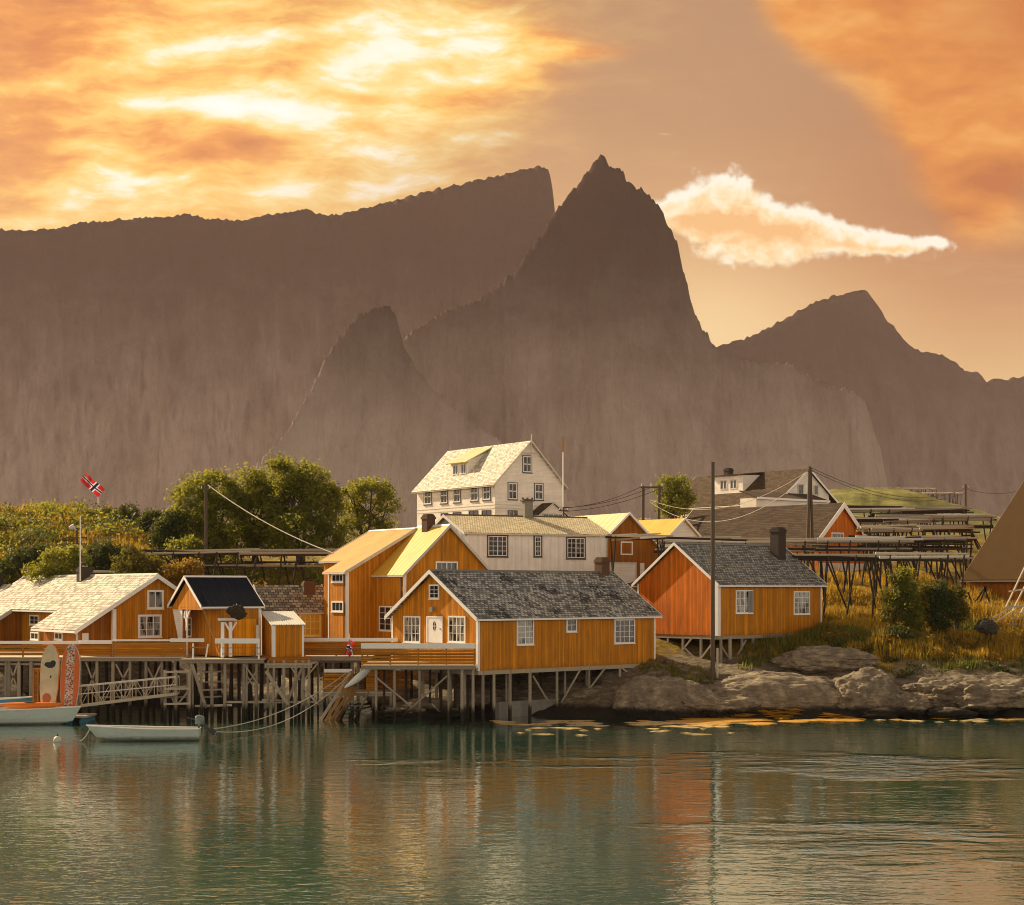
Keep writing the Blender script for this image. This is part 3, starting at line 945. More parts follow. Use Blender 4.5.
def mat_mountain(name, top, low, H, pale, hi=0.84, lo=0.14):
    m, w = new_mat(name)
    g = w.n('ShaderNodeNewGeometry')
    pos = g.outputs['Position']
    z = w.sep(pos)[2]
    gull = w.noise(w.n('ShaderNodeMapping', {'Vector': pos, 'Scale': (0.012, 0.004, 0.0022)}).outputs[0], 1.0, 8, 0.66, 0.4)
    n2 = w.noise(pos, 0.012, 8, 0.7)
    # bare rock high up; heather and scree below, paled to paint low haze
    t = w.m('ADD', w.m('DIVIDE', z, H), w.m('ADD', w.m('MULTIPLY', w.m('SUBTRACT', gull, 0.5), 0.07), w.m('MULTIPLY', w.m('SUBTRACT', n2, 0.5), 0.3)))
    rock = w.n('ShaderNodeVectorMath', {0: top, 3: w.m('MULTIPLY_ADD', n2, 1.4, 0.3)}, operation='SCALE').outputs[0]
    veg_haze = w.mix(w.smooth(gull, 0.42, 0.62), low, pale)
    col = w.mix(w.smooth(t, hi, lo), rock, veg_haze)
    # gullies and cracks: dark wet seams running down the faces
    sm = w.noise(w.n('ShaderNodeMapping', {'Vector': pos, 'Scale': (0.045, 0.016, 0.0060)}).outputs[0], 1.0, 7, 0.66, 0.2)
    seam = w.smooth(w.m('ABSOLUTE', w.m('SUBTRACT', sm, 0.5)), 0.035, 0.0)
    patch = w.smooth(w.noise(pos, 0.006, 6, 0.65, 0.5), 0.44, 0.62)
    col = w.mix(w.m('MULTIPLY', seam, 0.13), col, w.mix(0.5, top + (1.0,), (0.03, 0.025, 0.02, 1)))
    col = w.mix(w.m('MULTIPLY', patch, 0.13), col, w.mix(0.5, top + (1.0,), (0.12, 0.095, 0.06, 1)))
    b = w.m('ADD', w.m('MULTIPLY', gull, 1.0), w.m('MULTIPLY', n2, 0.8))
    return finish(m, w, col, 0.95, 0.1, b, 22.0, 0.7)


def mountain(name, prof, D, run, mat, seed, step=3.0, nv=46, jag=2.5, concave=1.35, base=-6, gully=1.0):
    """prof: skyline in photo pixels at distance D (number or function of px); the flank falls towards the village"""
    px0, px1 = prof[0][0], prof[-1][0]
    pxs = np.arange(px0, px1 + step, step)
    pys = np.interp(pxs, [q[0] for q in prof], [q[1] for q in prof])
    rows = nv + 4
    vs, fs = [], []
    n = len(pxs)
    cr = []
    for p, q in zip(pxs, pys):
        Dp = D(p) if callable(D) else D
        H = CAMZ + (HZ - q) * Dp / F
        H += jag * noise.fractal(Vector((p * 0.20, seed, 0)), 0.55, 2.1, 6) * Dp / F * 1.3
        cr.append((p, Dp, H))
    for j in range(rows):
        for p, Dp, H in cr:
            if j < 4:                                            # far side, steep
                k = (4 - j)
                Y = Dp + 60 * k * k
                z = H - (H * 0.05 * k + H * 0.05 * k * k)
                z = max(z, base)
            else:
                v = (j - 4) / (nv - 1)
                Y = Dp - run * (v ** 1.2)
                z = (H - base) * (1 - v) ** concave + base
                X0 = (p - CX) * Dp / F
                amp = gully * math.sin(math.pi * min(1, v * 1.15)) ** 0.7 if v < 0.87 else 0
                q = Vector((X0 * 0.0065, v * 2.2, seed))
                r = 1 - abs(noise.noise(q * 1.0) * 1.6)
                r2 = 1 - abs(noise.noise(Vector((X0 * 0.02, v * 5, seed + 5))) * 1.6)
                r3 = noise.fractal(Vector((X0 * 0.05, v * 16, seed + 9)), 0.7, 2.1, 3)
                d = amp * (24 * (r - 0.6) + 18 * (r2 - 0.6) + 16 * r3) * min(1, H / 300)
                Y -= d
                z += 0.12 * d
            # rows fan out from the viewpoint side so the flanks stay under their own crest
            vs.append(((p - CX) * Y / F, Y, z))
    for j in range(rows - 1):
        for i in range(n - 1):
            a = j * n + i
            fs.append((a, a + n, a + n + 1, a + 1))
    me = bpy.data.meshes.new(name)
    me.from_pydata(vs, [], fs)
    me.polygons.foreach_set('use_smooth', [True] * len(fs))
    me.materials.append(G(mat))
    return tag(link(name, me), kind='structure')


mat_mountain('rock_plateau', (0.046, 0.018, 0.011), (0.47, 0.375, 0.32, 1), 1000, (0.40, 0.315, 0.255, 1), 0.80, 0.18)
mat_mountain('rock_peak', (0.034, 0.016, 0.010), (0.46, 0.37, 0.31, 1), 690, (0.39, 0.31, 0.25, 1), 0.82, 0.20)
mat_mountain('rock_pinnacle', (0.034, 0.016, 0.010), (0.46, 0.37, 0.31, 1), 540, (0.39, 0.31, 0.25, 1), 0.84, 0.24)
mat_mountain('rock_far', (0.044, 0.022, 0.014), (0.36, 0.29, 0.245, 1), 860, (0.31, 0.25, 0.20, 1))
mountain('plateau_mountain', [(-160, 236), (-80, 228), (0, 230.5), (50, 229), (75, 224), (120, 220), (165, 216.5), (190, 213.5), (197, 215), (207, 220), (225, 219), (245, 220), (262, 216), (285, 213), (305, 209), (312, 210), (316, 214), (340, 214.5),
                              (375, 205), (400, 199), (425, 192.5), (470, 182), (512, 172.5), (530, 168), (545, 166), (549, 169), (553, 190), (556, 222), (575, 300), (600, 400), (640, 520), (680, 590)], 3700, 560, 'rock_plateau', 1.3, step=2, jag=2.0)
mountain('right_mountain', [(600, 470), (660, 395), (715, 347), (749, 337), (767, 329), (790, 316), (812, 303), (822, 300), (835, 295.6), (850, 293), (863, 289), (868, 292), (872, 297), (884, 316), (896, 330), (908, 344), (918, 351), (929, 352), (942, 355), (955, 361),
                            (964, 371), (967, 373), (972, 382), (980, 383), (987, 382), (993, 379), (1000, 379), (1005, 381), (1012, 378), (1024, 376), (1060, 366), (1120, 372), (1240, 420), (1400, 520)], 4300, 380, 'rock_far', 8.1, jag=2.0)
mountain('distant_knob', [(930, 420), (958, 372), (966, 371), (976, 372), (981, 374), (984, 379), (1000, 400), (1030, 440)], 5200, 500, 'rock_far', 4.4, step=2, nv=16, jag=1.0)
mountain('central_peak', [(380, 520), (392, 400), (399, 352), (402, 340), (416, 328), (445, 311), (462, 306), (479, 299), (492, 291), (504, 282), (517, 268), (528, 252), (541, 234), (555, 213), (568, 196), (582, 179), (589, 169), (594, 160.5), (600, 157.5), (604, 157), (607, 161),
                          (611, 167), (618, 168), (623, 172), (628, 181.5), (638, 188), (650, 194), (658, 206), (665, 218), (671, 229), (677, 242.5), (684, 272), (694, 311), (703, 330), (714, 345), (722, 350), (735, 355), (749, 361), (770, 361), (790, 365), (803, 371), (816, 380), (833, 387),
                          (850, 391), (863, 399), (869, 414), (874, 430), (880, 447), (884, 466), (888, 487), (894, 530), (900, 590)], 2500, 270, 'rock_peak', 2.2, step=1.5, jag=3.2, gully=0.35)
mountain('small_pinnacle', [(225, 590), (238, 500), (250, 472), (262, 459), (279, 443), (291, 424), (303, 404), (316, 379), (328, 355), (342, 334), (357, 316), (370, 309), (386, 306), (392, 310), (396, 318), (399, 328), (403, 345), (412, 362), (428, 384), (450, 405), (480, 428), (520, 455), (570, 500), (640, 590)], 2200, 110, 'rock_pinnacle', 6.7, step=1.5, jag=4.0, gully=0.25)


def build_haze():
    mb = MB()
    mb.box(-6000, 6000, -160, 6400, -8, 1180)
    m, w = new_mat('haze_mat')
    v = w.n('ShaderNodeVolumePrincipled', {'Color': (0.99, 0.74, 0.70, 1), 'Density': 0.42e-4, 'Anisotropy': 0.0})
    out = w.n('ShaderNodeOutputMaterial')
    m.node_tree.links.new(v.outputs[0], out.inputs['Volume'])
    o = link('haze', mb.mesh('haze', m))
    return tag(o, kind='stuff')


build_haze()
# ------------------------------------------------------------------ houses
def pile(T, p, q, r=0.11, mat='weathered_wood', name='pile'):
    j = random.uniform(0.85, 1.15)
    return T.tube(name, p, q, r * j, mat, r1=r * j * 0.9)


def brace(T, p, q, w=0.14, h=0.09, mat='weathered_wood'):
    return T.bar('brace', p, q, h, w, mat)


OCHRES = None

# --- the front cabin on piles
H = House('stilt_cabin', 'ochre cabin on tall piles with slate roof, nearest the water in the middle', 'house', 478, 114, 42, 671, 617, 'ochre cabins by the shore')
Lx, Ly = H.alongx(655), H.alongy(392)
rise = H.z(0, Ly / 2, 571) - H.h - 0.1
H.walls('ochre_boards', 0, Lx, 0, Ly, H.h, rise, 'x')
ro = H.roof('slate_grey', 0, Lx, 0, Ly, H.h, rise, 'x', oe=0.38, ov=0.40, bw=0.30, cap='slate_fine')
H.corner(0, 0, H.h - 0.02, w=0.17)
H.corner(Lx, 0, H.h - 0.02, sx=-1, w=0.12)
H.corner(0, Ly, H.h - 0.02, sy=-1)
for a in ((404, 420.5, 616, 642.5, 2, 3, (1,)), (448.5, 466, 616, 642.5, 2, 3, (1,))):
    H.win('L', *a[:4], 4, 3, mull=(2,), glass='glass_curtain')
H.win('L', 429.5, 439.5, 584.5, 599, 2, 3)
H.win('R', 516.5, 533.5, 619, 645, 4, 4, mull=(2,), glass='glass_curtain')
H.win('R', 566, 576.5, 618, 632, 2, 2)
H.win('R', 614, 634.5, 619, 643.5, 4, 4, mull=(1, 3))
# door in the gable, with its own frame, panes and handle
a0, z0 = H.onwall('L', 443, 643)
a1, z1 = H.onwall('L', 427, 616)
a0, a1 = sorted((a0, a1))
mb = MB()
H.wbox(mb, 'L', 0, a0 + 0.1, a1 - 0.1, -0.02, 0.05, z0, z1 - 0.1)
door = H.part(mb, 'door', 'white_paint')
mb = MB()
H.wbox(mb, 'L', 0, a0, a0 + 0.098, -0.02, 0.08, z0, z1)
H.wbox(mb, 'L', 0, a1 - 0.098, a1, -0.02, 0.08, z0, z1)
H.wbox(mb, 'L', 0, a0 + 0.098, a1 - 0.098, -0.02, 0.08, z1 - 0.098, z1)
mb.build('door_frame', 'white_paint', door)
am = (a0 + a1) / 2
mb = MB()
n = 16
zc = (z0 + z1) / 2 + 0.25
f = H.map('L', 0)
ring = [(am + 0.17 * math.cos(2 * math.pi * k / n), zc + 0.36 * math.sin(2 * math.pi * k / n)) for k in range(n)]
mb.prism(ring, lambda a, z: f(a, 0.04, z), lambda a, z: f(a, 0.062, z))
mb.build('pane', 'glass_dark', door)
mb = MB()
H.wbox(mb, 'L', 0, am - 0.17, am + 0.17, 0.05, 0.075, zc - 0.025, zc + 0.025)
H.wbox(mb, 'L', 0, am - 0.02, am + 0.02, 0.05, 0.073, zc - 0.36, zc + 0.36)
mb.build('glazing_bar', 'white_paint', door)
mb = MB()
H.wbox(mb, 'L', 0, a0 + 0.2, a0 + 0.26, 0.05, 0.12, z0 + 0.95, z0 + 1.08)
mb.build('handle', 'steel', door)
# lamp over the door
ac, zl = H.onwall('L', 434, 609)
mb = MB()
H.wbox(mb, 'L', 0, ac - 0.10, ac + 0.10, 0, 0.08, zl - 0.05, zl + 0.22)
H.wbox(mb, 'L', 0, ac - 0.17, ac + 0.17, 0.08, 0.32, zl - 0.20, zl + 0.12)
H.part(mb, 'wall_lamp', 'concrete')
cx_ = H.alongx(602, 0, Ly / 2)
H.chimney(cx_, Ly / 2, H.h + rise - 0.7, H.z(cx_, Ly / 2, 558.5), 0.85, 0.85, 'brick_brown', ro)
# sill beam, piles, braces and the concrete footing under it
H.part(MB().box(0.05, Lx - 0.05, 0.03, 0.24, -0.30, -0.003), 'sill_beam', 'weathered_wood')
H.part(MB().box(0.03, 0.22, 0.26, Ly - 0.05, -0.30, -0.003), 'sill_beam', 'weathered_wood')
for px, dd in ((484, .12), (495, .12), (511, .12), (515.5, 1.0), (531, .12), (544.5, 1.6), (558, .12), (576, 1.2), (590, .12), (601, 1.6), (621, .12), (649, .12)):
    x = H.alongx(px)
    wx, wy = H.w2(x, dd)
    zg = max(-0.8, th(wx, wy) - 0.3)
    pile(H, (wx, wy, zg), (wx, wy, H.zb - 0.05), 0.13 if dd < .5 else 0.10)
for x in (1.5, 4.0, 6.5, 9.0, 11.5, 14):
    for yy in (3.2, 5.6, Ly - 0.3):
        wx, wy = H.w2(x + random.uniform(-.5, .5), yy)
        if th(wx, wy) < H.zb - .4:
            pile(H, (wx, wy, max(-0.8, th(wx, wy) - 0.3)), (wx, wy, H.zb - 0.05), 0.11, 'dark_wood')
for yy in (1.6, 3.2, 4.8, 6.4):
    wx, wy = H.w2(0.12, yy)
    pile(H, (wx, wy, -0.8), (wx, wy, H.zb - 0.05), 0.11)


def hw(px, py, d=0.1):
    x = H.alongx(px, 0, d)
    p = H.w2(x, d)
    return Vector((p[0], p[1], zat(py, p[1])))


for a, b in (((533, 676), (549, 703)), ((561, 703), (580.5, 669)), ((579.5, 702), (605, 668)), ((622, 668), (643, 685)), ((652, 668), (660, 680))):
    brace(H, hw(*a, -0.02), hw(*b, -0.02), 0.13, 0.07)
H.bar('brace', hw(563, 705.5, -0.16), hw(610, 701, -0.16), 0.07, 0.22, 'pale_wood')
p, q = hw(497, 711, 0.9), hw(565, 711, 0.9)
H.bar('footing', (p.x, p.y, 0.35), (q.x, q.y, 0.35), 0.5, 1.6, 'concrete')

# --- second cabin, by the tall pole
N = House('stilt_cabin', 'deep orange windowless gable cabin with slate roof behind the tall wooden pole', 'house', 718, 127, 42, 636, 583, 'ochre cabins by the shore')
Lx, Ly = N.alongx(821.5), N.alongy(638)
rise = N.z(0, Ly / 2, 543.5) - N.h - 0.1
wl = N.walls('ochre_boards', 0, Lx, 0, Ly, N.h, rise, 'x')
gb = MB()
gb.prism([(0.02, 0.02), (Ly - 0.02, 0.02), (Ly - 0.02, N.h), (Ly / 2, N.h + rise - 0.02), (0.02, N.h)], lambda a, z: (-0.022, a, z), lambda a, z: (0.1, a, z))
tag(N.part(gb, 'gable_cladding', 'deep_orange_boards'), 'redder orange boards of the gable')
ro = N.roof('slate_fine', 0, Lx, 0, Ly, N.h, rise, 'x', oe=0.38, ov=0.35, bw=0.26, cap='slate_grey')
N.corner(-0.022, 0, N.h - 0.02, w=0.30)
N.corner(Lx, 0, N.h - 0.02, sx=-1)
N.corner(-0.022, Ly, N.h - 0.02, sy=-1)
o = N.win('R', 735.5, 752.5, 590, 613.5, 4, 3, mull=(2,), glass='glass_curtain')
a1, zz1 = N.onwall('R', 752, 591)
a0, zz0 = N.onwall('R', 747.5, 612.5)
sh = MB()
N.wbox(sh, 'R', 0, a0, a1, 0.072, 0.11, zz0, zz1)
tag(sh.build('shutter', 'grey_boards', o), 'grey shutter folded over half the window')
N.win('R', 793.5, 809.5, 591, 614.5, 4, 4, mull=(2,), glass='glass_curtain')
cx_ = N.alongx(778, 0, Ly / 2 - 1.3)
N.chimney(cx_, Ly / 2 - 1.3, N.h + rise - 1.8, N.z(cx_, Ly / 2, 529), 1.0, 0.9, 'brick_dark', ro)
N.part(MB().box(0.05, Lx - 3, 0.03, 0.22, -0.28, -0.003), 'sill_beam', 'weathered_wood')
N.part(MB().box(0.03, 0.22, 0.24, Ly - 0.05, -0.28, -0.003), 'sill_beam', 'weathered_wood')
for px in (722, 731, 743, 754, 777):
    wx, wy = N.w2(N.alongx(px), 0.12)
    pile(N, (wx, wy, th(wx, wy) - 0.3), (wx, wy, N.zb - 0.02), 0.14)
for px in (643, 658, 667, 682, 700):
    wx, wy = N.w2(0.12, N.alongy(px))
    pile(N, (wx, wy, th(wx, wy) - 0.3), (wx, wy, N.zb - 0.02), 0.12)


def nw(px, py, side='L', off=0.05):
    if side == 'L':
        y = N.alongy(px, off, 0)
        p = N.w2(off, y)
    else:
        x = N.alongx(px, 0, off)
        p = N.w2(x, off)
    return Vector((p[0], p[1], zat(py, p[1])))


for a, b in (((655, 639), (686, 664)), ((677, 657), (692, 638)), ((683, 646), (698, 661)), ((699, 661), (714, 641))):
    brace(N, nw(*a), nw(*b))
for a, b in (((720, 644), (730, 660)), ((735, 659), (746, 640)), ((744, 656), (752, 646))):
    brace(N, nw(*a, 'R'), nw(*b, 'R'))

# --- the large two-gabled house
Gh = House('two_gabled_house', 'large ochre house with two yellow sheet roofs behind the middle deck', 'house', 347, 129, 36, 641, 571)
xr = Gh.alongx(414)                                             # ridge of the rear block
Lx = 2 * xr * 0.92
rise = Gh.z(xr, 0, 529.5) - Gh.h - 0.05
ym = Gh.alongy(328.5)
Lyr = Gh.alongy(369, xr, 0) - 0.35
xe = Gh.alongx(359, 0, ym) * 0.6                                # where the narrow outshot ends
s1 = rise / xr
# main block behind, outshot in front of its eave
Gh.walls('ochre_boards', xe, Lx, 0, Lyr, Gh.h + s1 * xe, rise - s1 * xe, 'y', rp=(xr - xe) / (Lx - xe), h2=Gh.h)
mb = MB()
mb.prism([(0, 0), (xe - 0.003, 0), (xe - 0.003, Gh.h + s1 * (xe - 0.003)), (0, Gh.h)], lambda a, z: (a, 0, z), lambda a, z: (a, ym, z))
Gh.part(mb, 'outshot_wall', 'ochre_boards')
rA = Gh.roof('sheet_gold', xe, Lx, 0, Lyr, Gh.h + s1 * xe, rise - s1 * xe, 'y', rp=(xr - xe) / (Lx - xe), oe=0.3, ov=0.28, bw=0.30, t=0.09, h2=Gh.h, cap='white_paint', trim='aged_white')
mb = MB()
e0 = (-0.38, Gh.h - 0.38 * s1 + 0.042)
Gh.slab(mb, e0, (xe - 0.302, Gh.h + s1 * (xe - 0.302) + 0.042), -0.28, ym + 0.3, 0.09, 'y')
rB = Gh.part(mb, 'outshot_roof', 'sheet_gold')
mb = MB()
mb.prism([(e0[0], e0[1] - 0.14), (xe - 0.302, Gh.h + s1 * (xe - 0.302) - 0.10), (xe - 0.302, Gh.h + s1 * (xe - 0.302) + 0.2), (e0[0], e0[1] + 0.16)], lambda a, z: (a, -0.335, z), lambda a, z: (a, -0.283, z))
Gh.part(mb, 'barge_board', 'aged_white', rB)
mb = MB()
mb.box(e0[0] - 0.05, e0[0] - 0.003, -0.3, ym + 0.3, e0[1] - 0.08, e0[1] + 0.06)
Gh.part(mb, 'eave_board', 'aged_white', rB)
Gh.corner(0, 0, Gh.h - 0.05, w=0.18, mat='white_paint')
Gh.corner(0, ym, Gh.h - 0.05, sy=-1, w=0.12)
mb = MB()
mb.tube((-0.1, 0.32, 0.1), (-0.1, 0.32, Gh.h - 0.2), 0.06)
Gh.part(mb, 'downpipe', 'dark_trim')
Gh.win('L', 332, 344, 573.5, 582.5, 3, 1, cas=0.14)
Gh.win('L', 332, 344, 601, 612, 3, 1, cas=0.14)
# front block with the second gable
xa = Gh.alongx(374.5)
d2 = -solve(Gh.w2(xa, 0), (-Gh.yd[0], -Gh.yd[1]), 404.5)
xb = xa + solve(Gh.w2(xa, d2), Gh.xd, 490)
h2 = Gh.z(xa, d2, 573)
rise2 = Gh.z((xa + xb) / 2, d2, 526) - h2 - 0.05
Gh.walls('ochre_boards', xa, xb, d2, -0.003, h2, rise2, 'y', name='front_wall')
Gh.roof('sheet_yellow', xa, xb, d2, -0.35, h2, rise2, 'y', oe=0.30, ov=0.30, bw=0.28, t=0.09, barges=(True, False), cap='white_paint', trim='aged_white', name='front_roof')
Gh.corner(xa, d2, h2 - 0.05, w=0.15)
Gh.corner(xb, d2, h2 - 0.05, w=0.15, sx=-1)
mb = MB()
mb.tube((xa - 0.1, d2 + 0.35, 0.1), (xa - 0.1, d2 + 0.35, h2 - 0.1), 0.06)
Gh.part(mb, 'downpipe', 'dark_trim')
Gh.win('R', 435.5, 457.5, 561.5, 571, 4, 1, off=d2, mull=(2,))
Gh.win('L', 379.5, 397, 606, 631, 3, 4, off=xa, mull=(1, 2))
cy = Gh.alongy(421, (xa + xb) / 2, 0)
Gh.chimney((xa + xb) / 2 - 0.2, d2 + 2.6, h2 + rise2 - 0.6, h2 + rise2 + 1.0, 0.8, 0.8, 'brick_brown')

# --- slate roofed house tucked behind the shed, with the yellow window
Fh = House('small_house', 'low orange house with patterned slate roof and one yellow framed window', 'house', 263, 134, 22, 655, 611)
Lx, Ly = Fh.alongx(328), 5.2
rise = Fh.z(0, Ly / 2, 586) - Fh.h
Fh.walls('sunlit_orange_boards', 0, Lx, 0, Ly, Fh.h, rise, 'x')
ro = Fh.roof('slate_mixed', 0, Lx, 0, Ly, Fh.h, rise, 'x', oe=0.3, ov=0.15, bw=0.2, trim='aged_white')
Fh.win('R', 299, 321, 613.5, 636.5, 4, 3, frame='sunlit_yellow_paint', glass='glass_lit_amber', mull=(2,), cas=0.16)
Fh.chimney(Fh.alongx(308, 0, 2.0), 1.9, Fh.h + rise - 1.3, Fh.z(5, 2.0, 582), 0.95, 0.8, 'brick_brown', ro)

# --- pale-roofed boathouse on the left, with the outshot towards the water
B = House('boathouse', 'long ochre boathouse with pale slate roof stepping down towards the left pier', 'house', 76, 121, 37, 656, 630)
xe = B.alongx(113)
xr = B.alongx(155.5)
xf = 2 * xr - xe
zr = B.z(xr, 0, 576.5)
s1 = (zr - B.h) / xr
Lyb = B.alongy(25, xr, 0)
ym = B.alongy(36)
hm = B.h + s1 * xe
B.walls('ochre_boards', xe, xf, 0, Lyb, hm, zr - hm, 'y')
rA = B.roof('slate_pale', xe, xf, 0, Lyb, hm, zr - hm, 'y', oe=1.0, ov=0.42, bw=0.36, t=0.14, cap='slate_cream', fascia=True)
mb = MB()
mb.prism([(0.55, 0), (xe - 0.003, 0), (xe - 0.003, hm - 0.02), (0.55, B.h + s1 * 0.55)], lambda a, z: (a, 0.55, z), lambda a, z: (a, ym - 0.2, z))
B.part(mb, 'outshot_wall', 'brown_orange_boards')
mb = MB()
e0 = (-0.25, B.h - 0.25 * s1 + 0.042)
e1 = (xe - 1.003, B.h + s1 * (xe - 1.003) + 0.042)
B.slab(mb, e0, e1, -0.42, ym + 0.35, 0.14, 'y')
rB = B.part(mb, 'outshot_roof', 'slate_pale')
mb = MB()
mb.prism([(e0[0], e0[1] - 0.2), (e1[0], e1[1] - 0.2), (e1[0], e1[1] + 0.17), (e0[0], e0[1] + 0.17)], lambda a, z: (a, -0.475, z), lambda a, z: (a, -0.423, z))
B.part(mb, 'barge_board', 'white_paint', rB)
mb = MB()
mb.box(e0[0] - 0.06, e0[0] - 0.004, -0.44, ym + 0.35, e0[1] - 0.12, e0[1] + 0.06)
B.part(mb, 'eave_board', 'white_paint', rB)
# a lower wing at the far end
xw = xe - 2.6
yw0, yw1 = B.alongy(22, xe, 0), B.alongy(22, xe, 0) + 5
mb = MB()
mb.prism([(xw, 0), (xe - 0.003, 0), (xe - 0.003, hm - 0.03), (xw, hm - s1 * 2.6 - 0.02)], lambda a, z: (a, yw0, z), lambda a, z: (a, yw1, z))
B.part(mb, 'wing_wall', 'brown_orange_boards')
mb = MB()
e0 = (xw - 0.4, hm - s1 * 3.0 + 0.042)
B.slab(mb, e0, e1, yw0 - 0.3, yw1 + 0.3, 0.14, 'y')
rC = B.part(mb, 'wing_roof', 'slate_pale')
mb = MB()
mb.prism([(e0[0], e0[1] - 0.2), (e1[0], e1[1] - 0.2), (e1[0], e1[1] + 0.17), (e0[0], e0[1] + 0.17)], lambda a, z: (a, yw0 - 0.355, z), lambda a, z: (a, yw0 - 0.303, z))
B.part(mb, 'barge_board', 'aged_white', rC)
B.corner(xe, 0, hm - 0.3, w=0.26)
B.win('R', 147, 163.5, 590, 609, 2, 1, mull=(1,), glass='glass_curtain', cas=0.16)
B.win('R', 138, 161.5, 614.5, 637.5, 3, 3, mull=(1, 2), glass='glass_curtain', cas=0.16)
B.win('L', 30, 39, 615, 625, 2, 2, off=xe)
B.win('L', 55, 63, 632, 640, 2, 1, off=0.55)
B.win('L', 31, 39, 632, 640, 2, 1, off=0.55)
mb = MB()
f = B.map('R', 0.55)
B.wbox(mb, 'R', 0.55, 0.7, 1.2, 0, 0.06, 1.0, 1.7)
B.part(mb, 'hatch', 'white_paint')
cyy = B.alongy(84.5, xr - 0.4, 0)
ch = B.chimney(xr - 0.4, cyy, zr - 1.0, B.z(xr, cyy, 568), 1.05, 0.9, 'brick_dark', rA)
mb = MB()
mb.tube((xr - 0.4, cyy, B.z(xr, cyy, 568.5)), (xr - 0.4, cyy, B.z(xr, cyy, 566)), 0.2, 0.2, 8)
mb.build('flue', 'steel', rA)
for y in (0.15,):
    mb = MB()
    mb.tube((0.15, y, -0.2), (0.15, y, B.h), 0.09)
    B.part(mb, 'porch_post', 'aged_white')

# --- house cut off by the left edge
A = House('boathouse', 'boathouse with white verge and dark chimney at the left edge behind the pier', 'house', -30, 145, 37, 650, 616)
xr = A.alongx(8)
xf = 2 * xr
zr = A.z(xr, 0, 586)
A.walls('brown_orange_boards', 0, xf, 0, 9, A.h, zr - A.h, 'y')
ro = A.roof('slate_pale', 0, xf, 0, 9, A.h, zr - A.h, 'y', oe=0.4, ov=0.4, bw=0.36, t=0.14)
A.chimney(xr - 0.5, 1.6, zr - 1.0, A.z(xr, 0, 573.5), 0.95, 0.9, 'brick_dark', ro)
A.win('R', 16, 22, 604, 617, 2, 2)

# --- boathouse with the dark blue roof, open hoist gable to the left
D = House('hoist_house', 'small ochre boathouse with navy blue roof and open white-braced hoist gable', 'house', 203, 117.5, 32, 657, 606)
Lx, Ly = D.alongx(260.5), D.alongy(171.5)
rise = D.z(0, Ly / 2, 577.5) - D.h - 0.05
x0 = 1.35                                                       # the gable end is an open overhang
D.walls('ochre_boards', x0, Lx, 0, Ly, D.h, rise, 'x')
ro = D.roof('sheet_navy', 0, Lx, 0, Ly, D.h, rise, 'x', oe=0.25, ov=0.20, bw=0.26, t=0.08, cap='white_paint')
mb = MB()
mb.prism([(0.1, D.h - 0.15), (Ly - 0.1, D.h - 0.15), (Ly / 2, D.h + rise - 0.1)], lambda a, z: (0.02, a, z), lambda a, z: (0.12, a, z))
D.part(mb, 'gable_cladding', 'ochre_boards')
mb = MB()
mb.box(0.0, x0, 0.0, 0.12, D.h - 0.28, D.h - 0.02)
mb.box(0.0, x0, Ly - 0.12, Ly, D.h - 0.28, D.h - 0.02)
mb.box(0.0, 0.12, 0.12, Ly - 0.12, D.h - 0.30, D.h - 0.16)
D.part(mb, 'overhang_beam', 'ochre_boards')
# white boarded side panel, tapering to the deck, and its struts
mb = MB()
ya, yb, yc = Ly - 0.05, Ly - 2.1, Ly - 2.0
mb.hexa([(0.06, yc - 0.06, 0.0), (0.12, yc - 0.06, 0.0), (0.12, yc + 0.06, 0.0), (0.06, yc + 0.06, 0.0)], [(0.06, yb, D.h - 0.3), (0.12, yb, D.h - 0.3), (0.12, ya, D.h - 0.3), (0.06, ya, D.h - 0.3)])
D.part(mb, 'wind_board', 'white_planks')
for p, q, wd in (((0.3, Ly - 2.5, D.h - 0.3), (0.3, Ly - 2.45, D.h - 1.9), 0.42), ((0.1, Ly - 3.1, D.h - 0.3), (0.1, Ly - 3.1, 0), 0.17), ((0.1, Ly - 3.1, D.h - 1.4), (0.1, Ly - 2.5, D.h - 0.6), 0.12), ((0.1, Ly - 3.1, D.h - 1.0), (0.1, Ly - 3.7, D.h - 0.3), 0.14),
                 ((0.1, 0.15, D.h - 0.3), (1.3, -0.05, 0.1), 0.05), ((0.1, Ly - 2.7, D.h - 0.4), (0.1, Ly - 2.5, D.h - 0.95), 0.12)):
    mb = MB()
    mb.bar(p, q, wd, 0.08, up=(1, 0, 0))
    D.part(mb, 'strut', 'white_paint' if wd > 0.06 else 'warm_wood')
D.corner(Lx, 0, D.h - 0.05, sx=-1, w=0.16)
D.win('L', 187, 192, 617, 637, 1, 3, off=x0, sill=False)
# orange door panel on the long wall, lit glow in its board colour
a0 = D.alongx(234)
a1 = D.alongx(256)
mb = MB()
D.wbox(mb, 'R', 0, a0, a1, -0.02, 0.045, 0.02, D.z(a0, 0, 619))
dr = D.part(mb, 'double_door', 'sunlit_orange_boards')
mb = MB()
am = (a0 + a1) / 2
D.wbox(mb, 'R', 0, am - 0.02, am + 0.02, 0.045, 0.06, 0.02, D.z(a0, 0, 619))
mb.build('meeting_strip', 'warm_wood', dr)
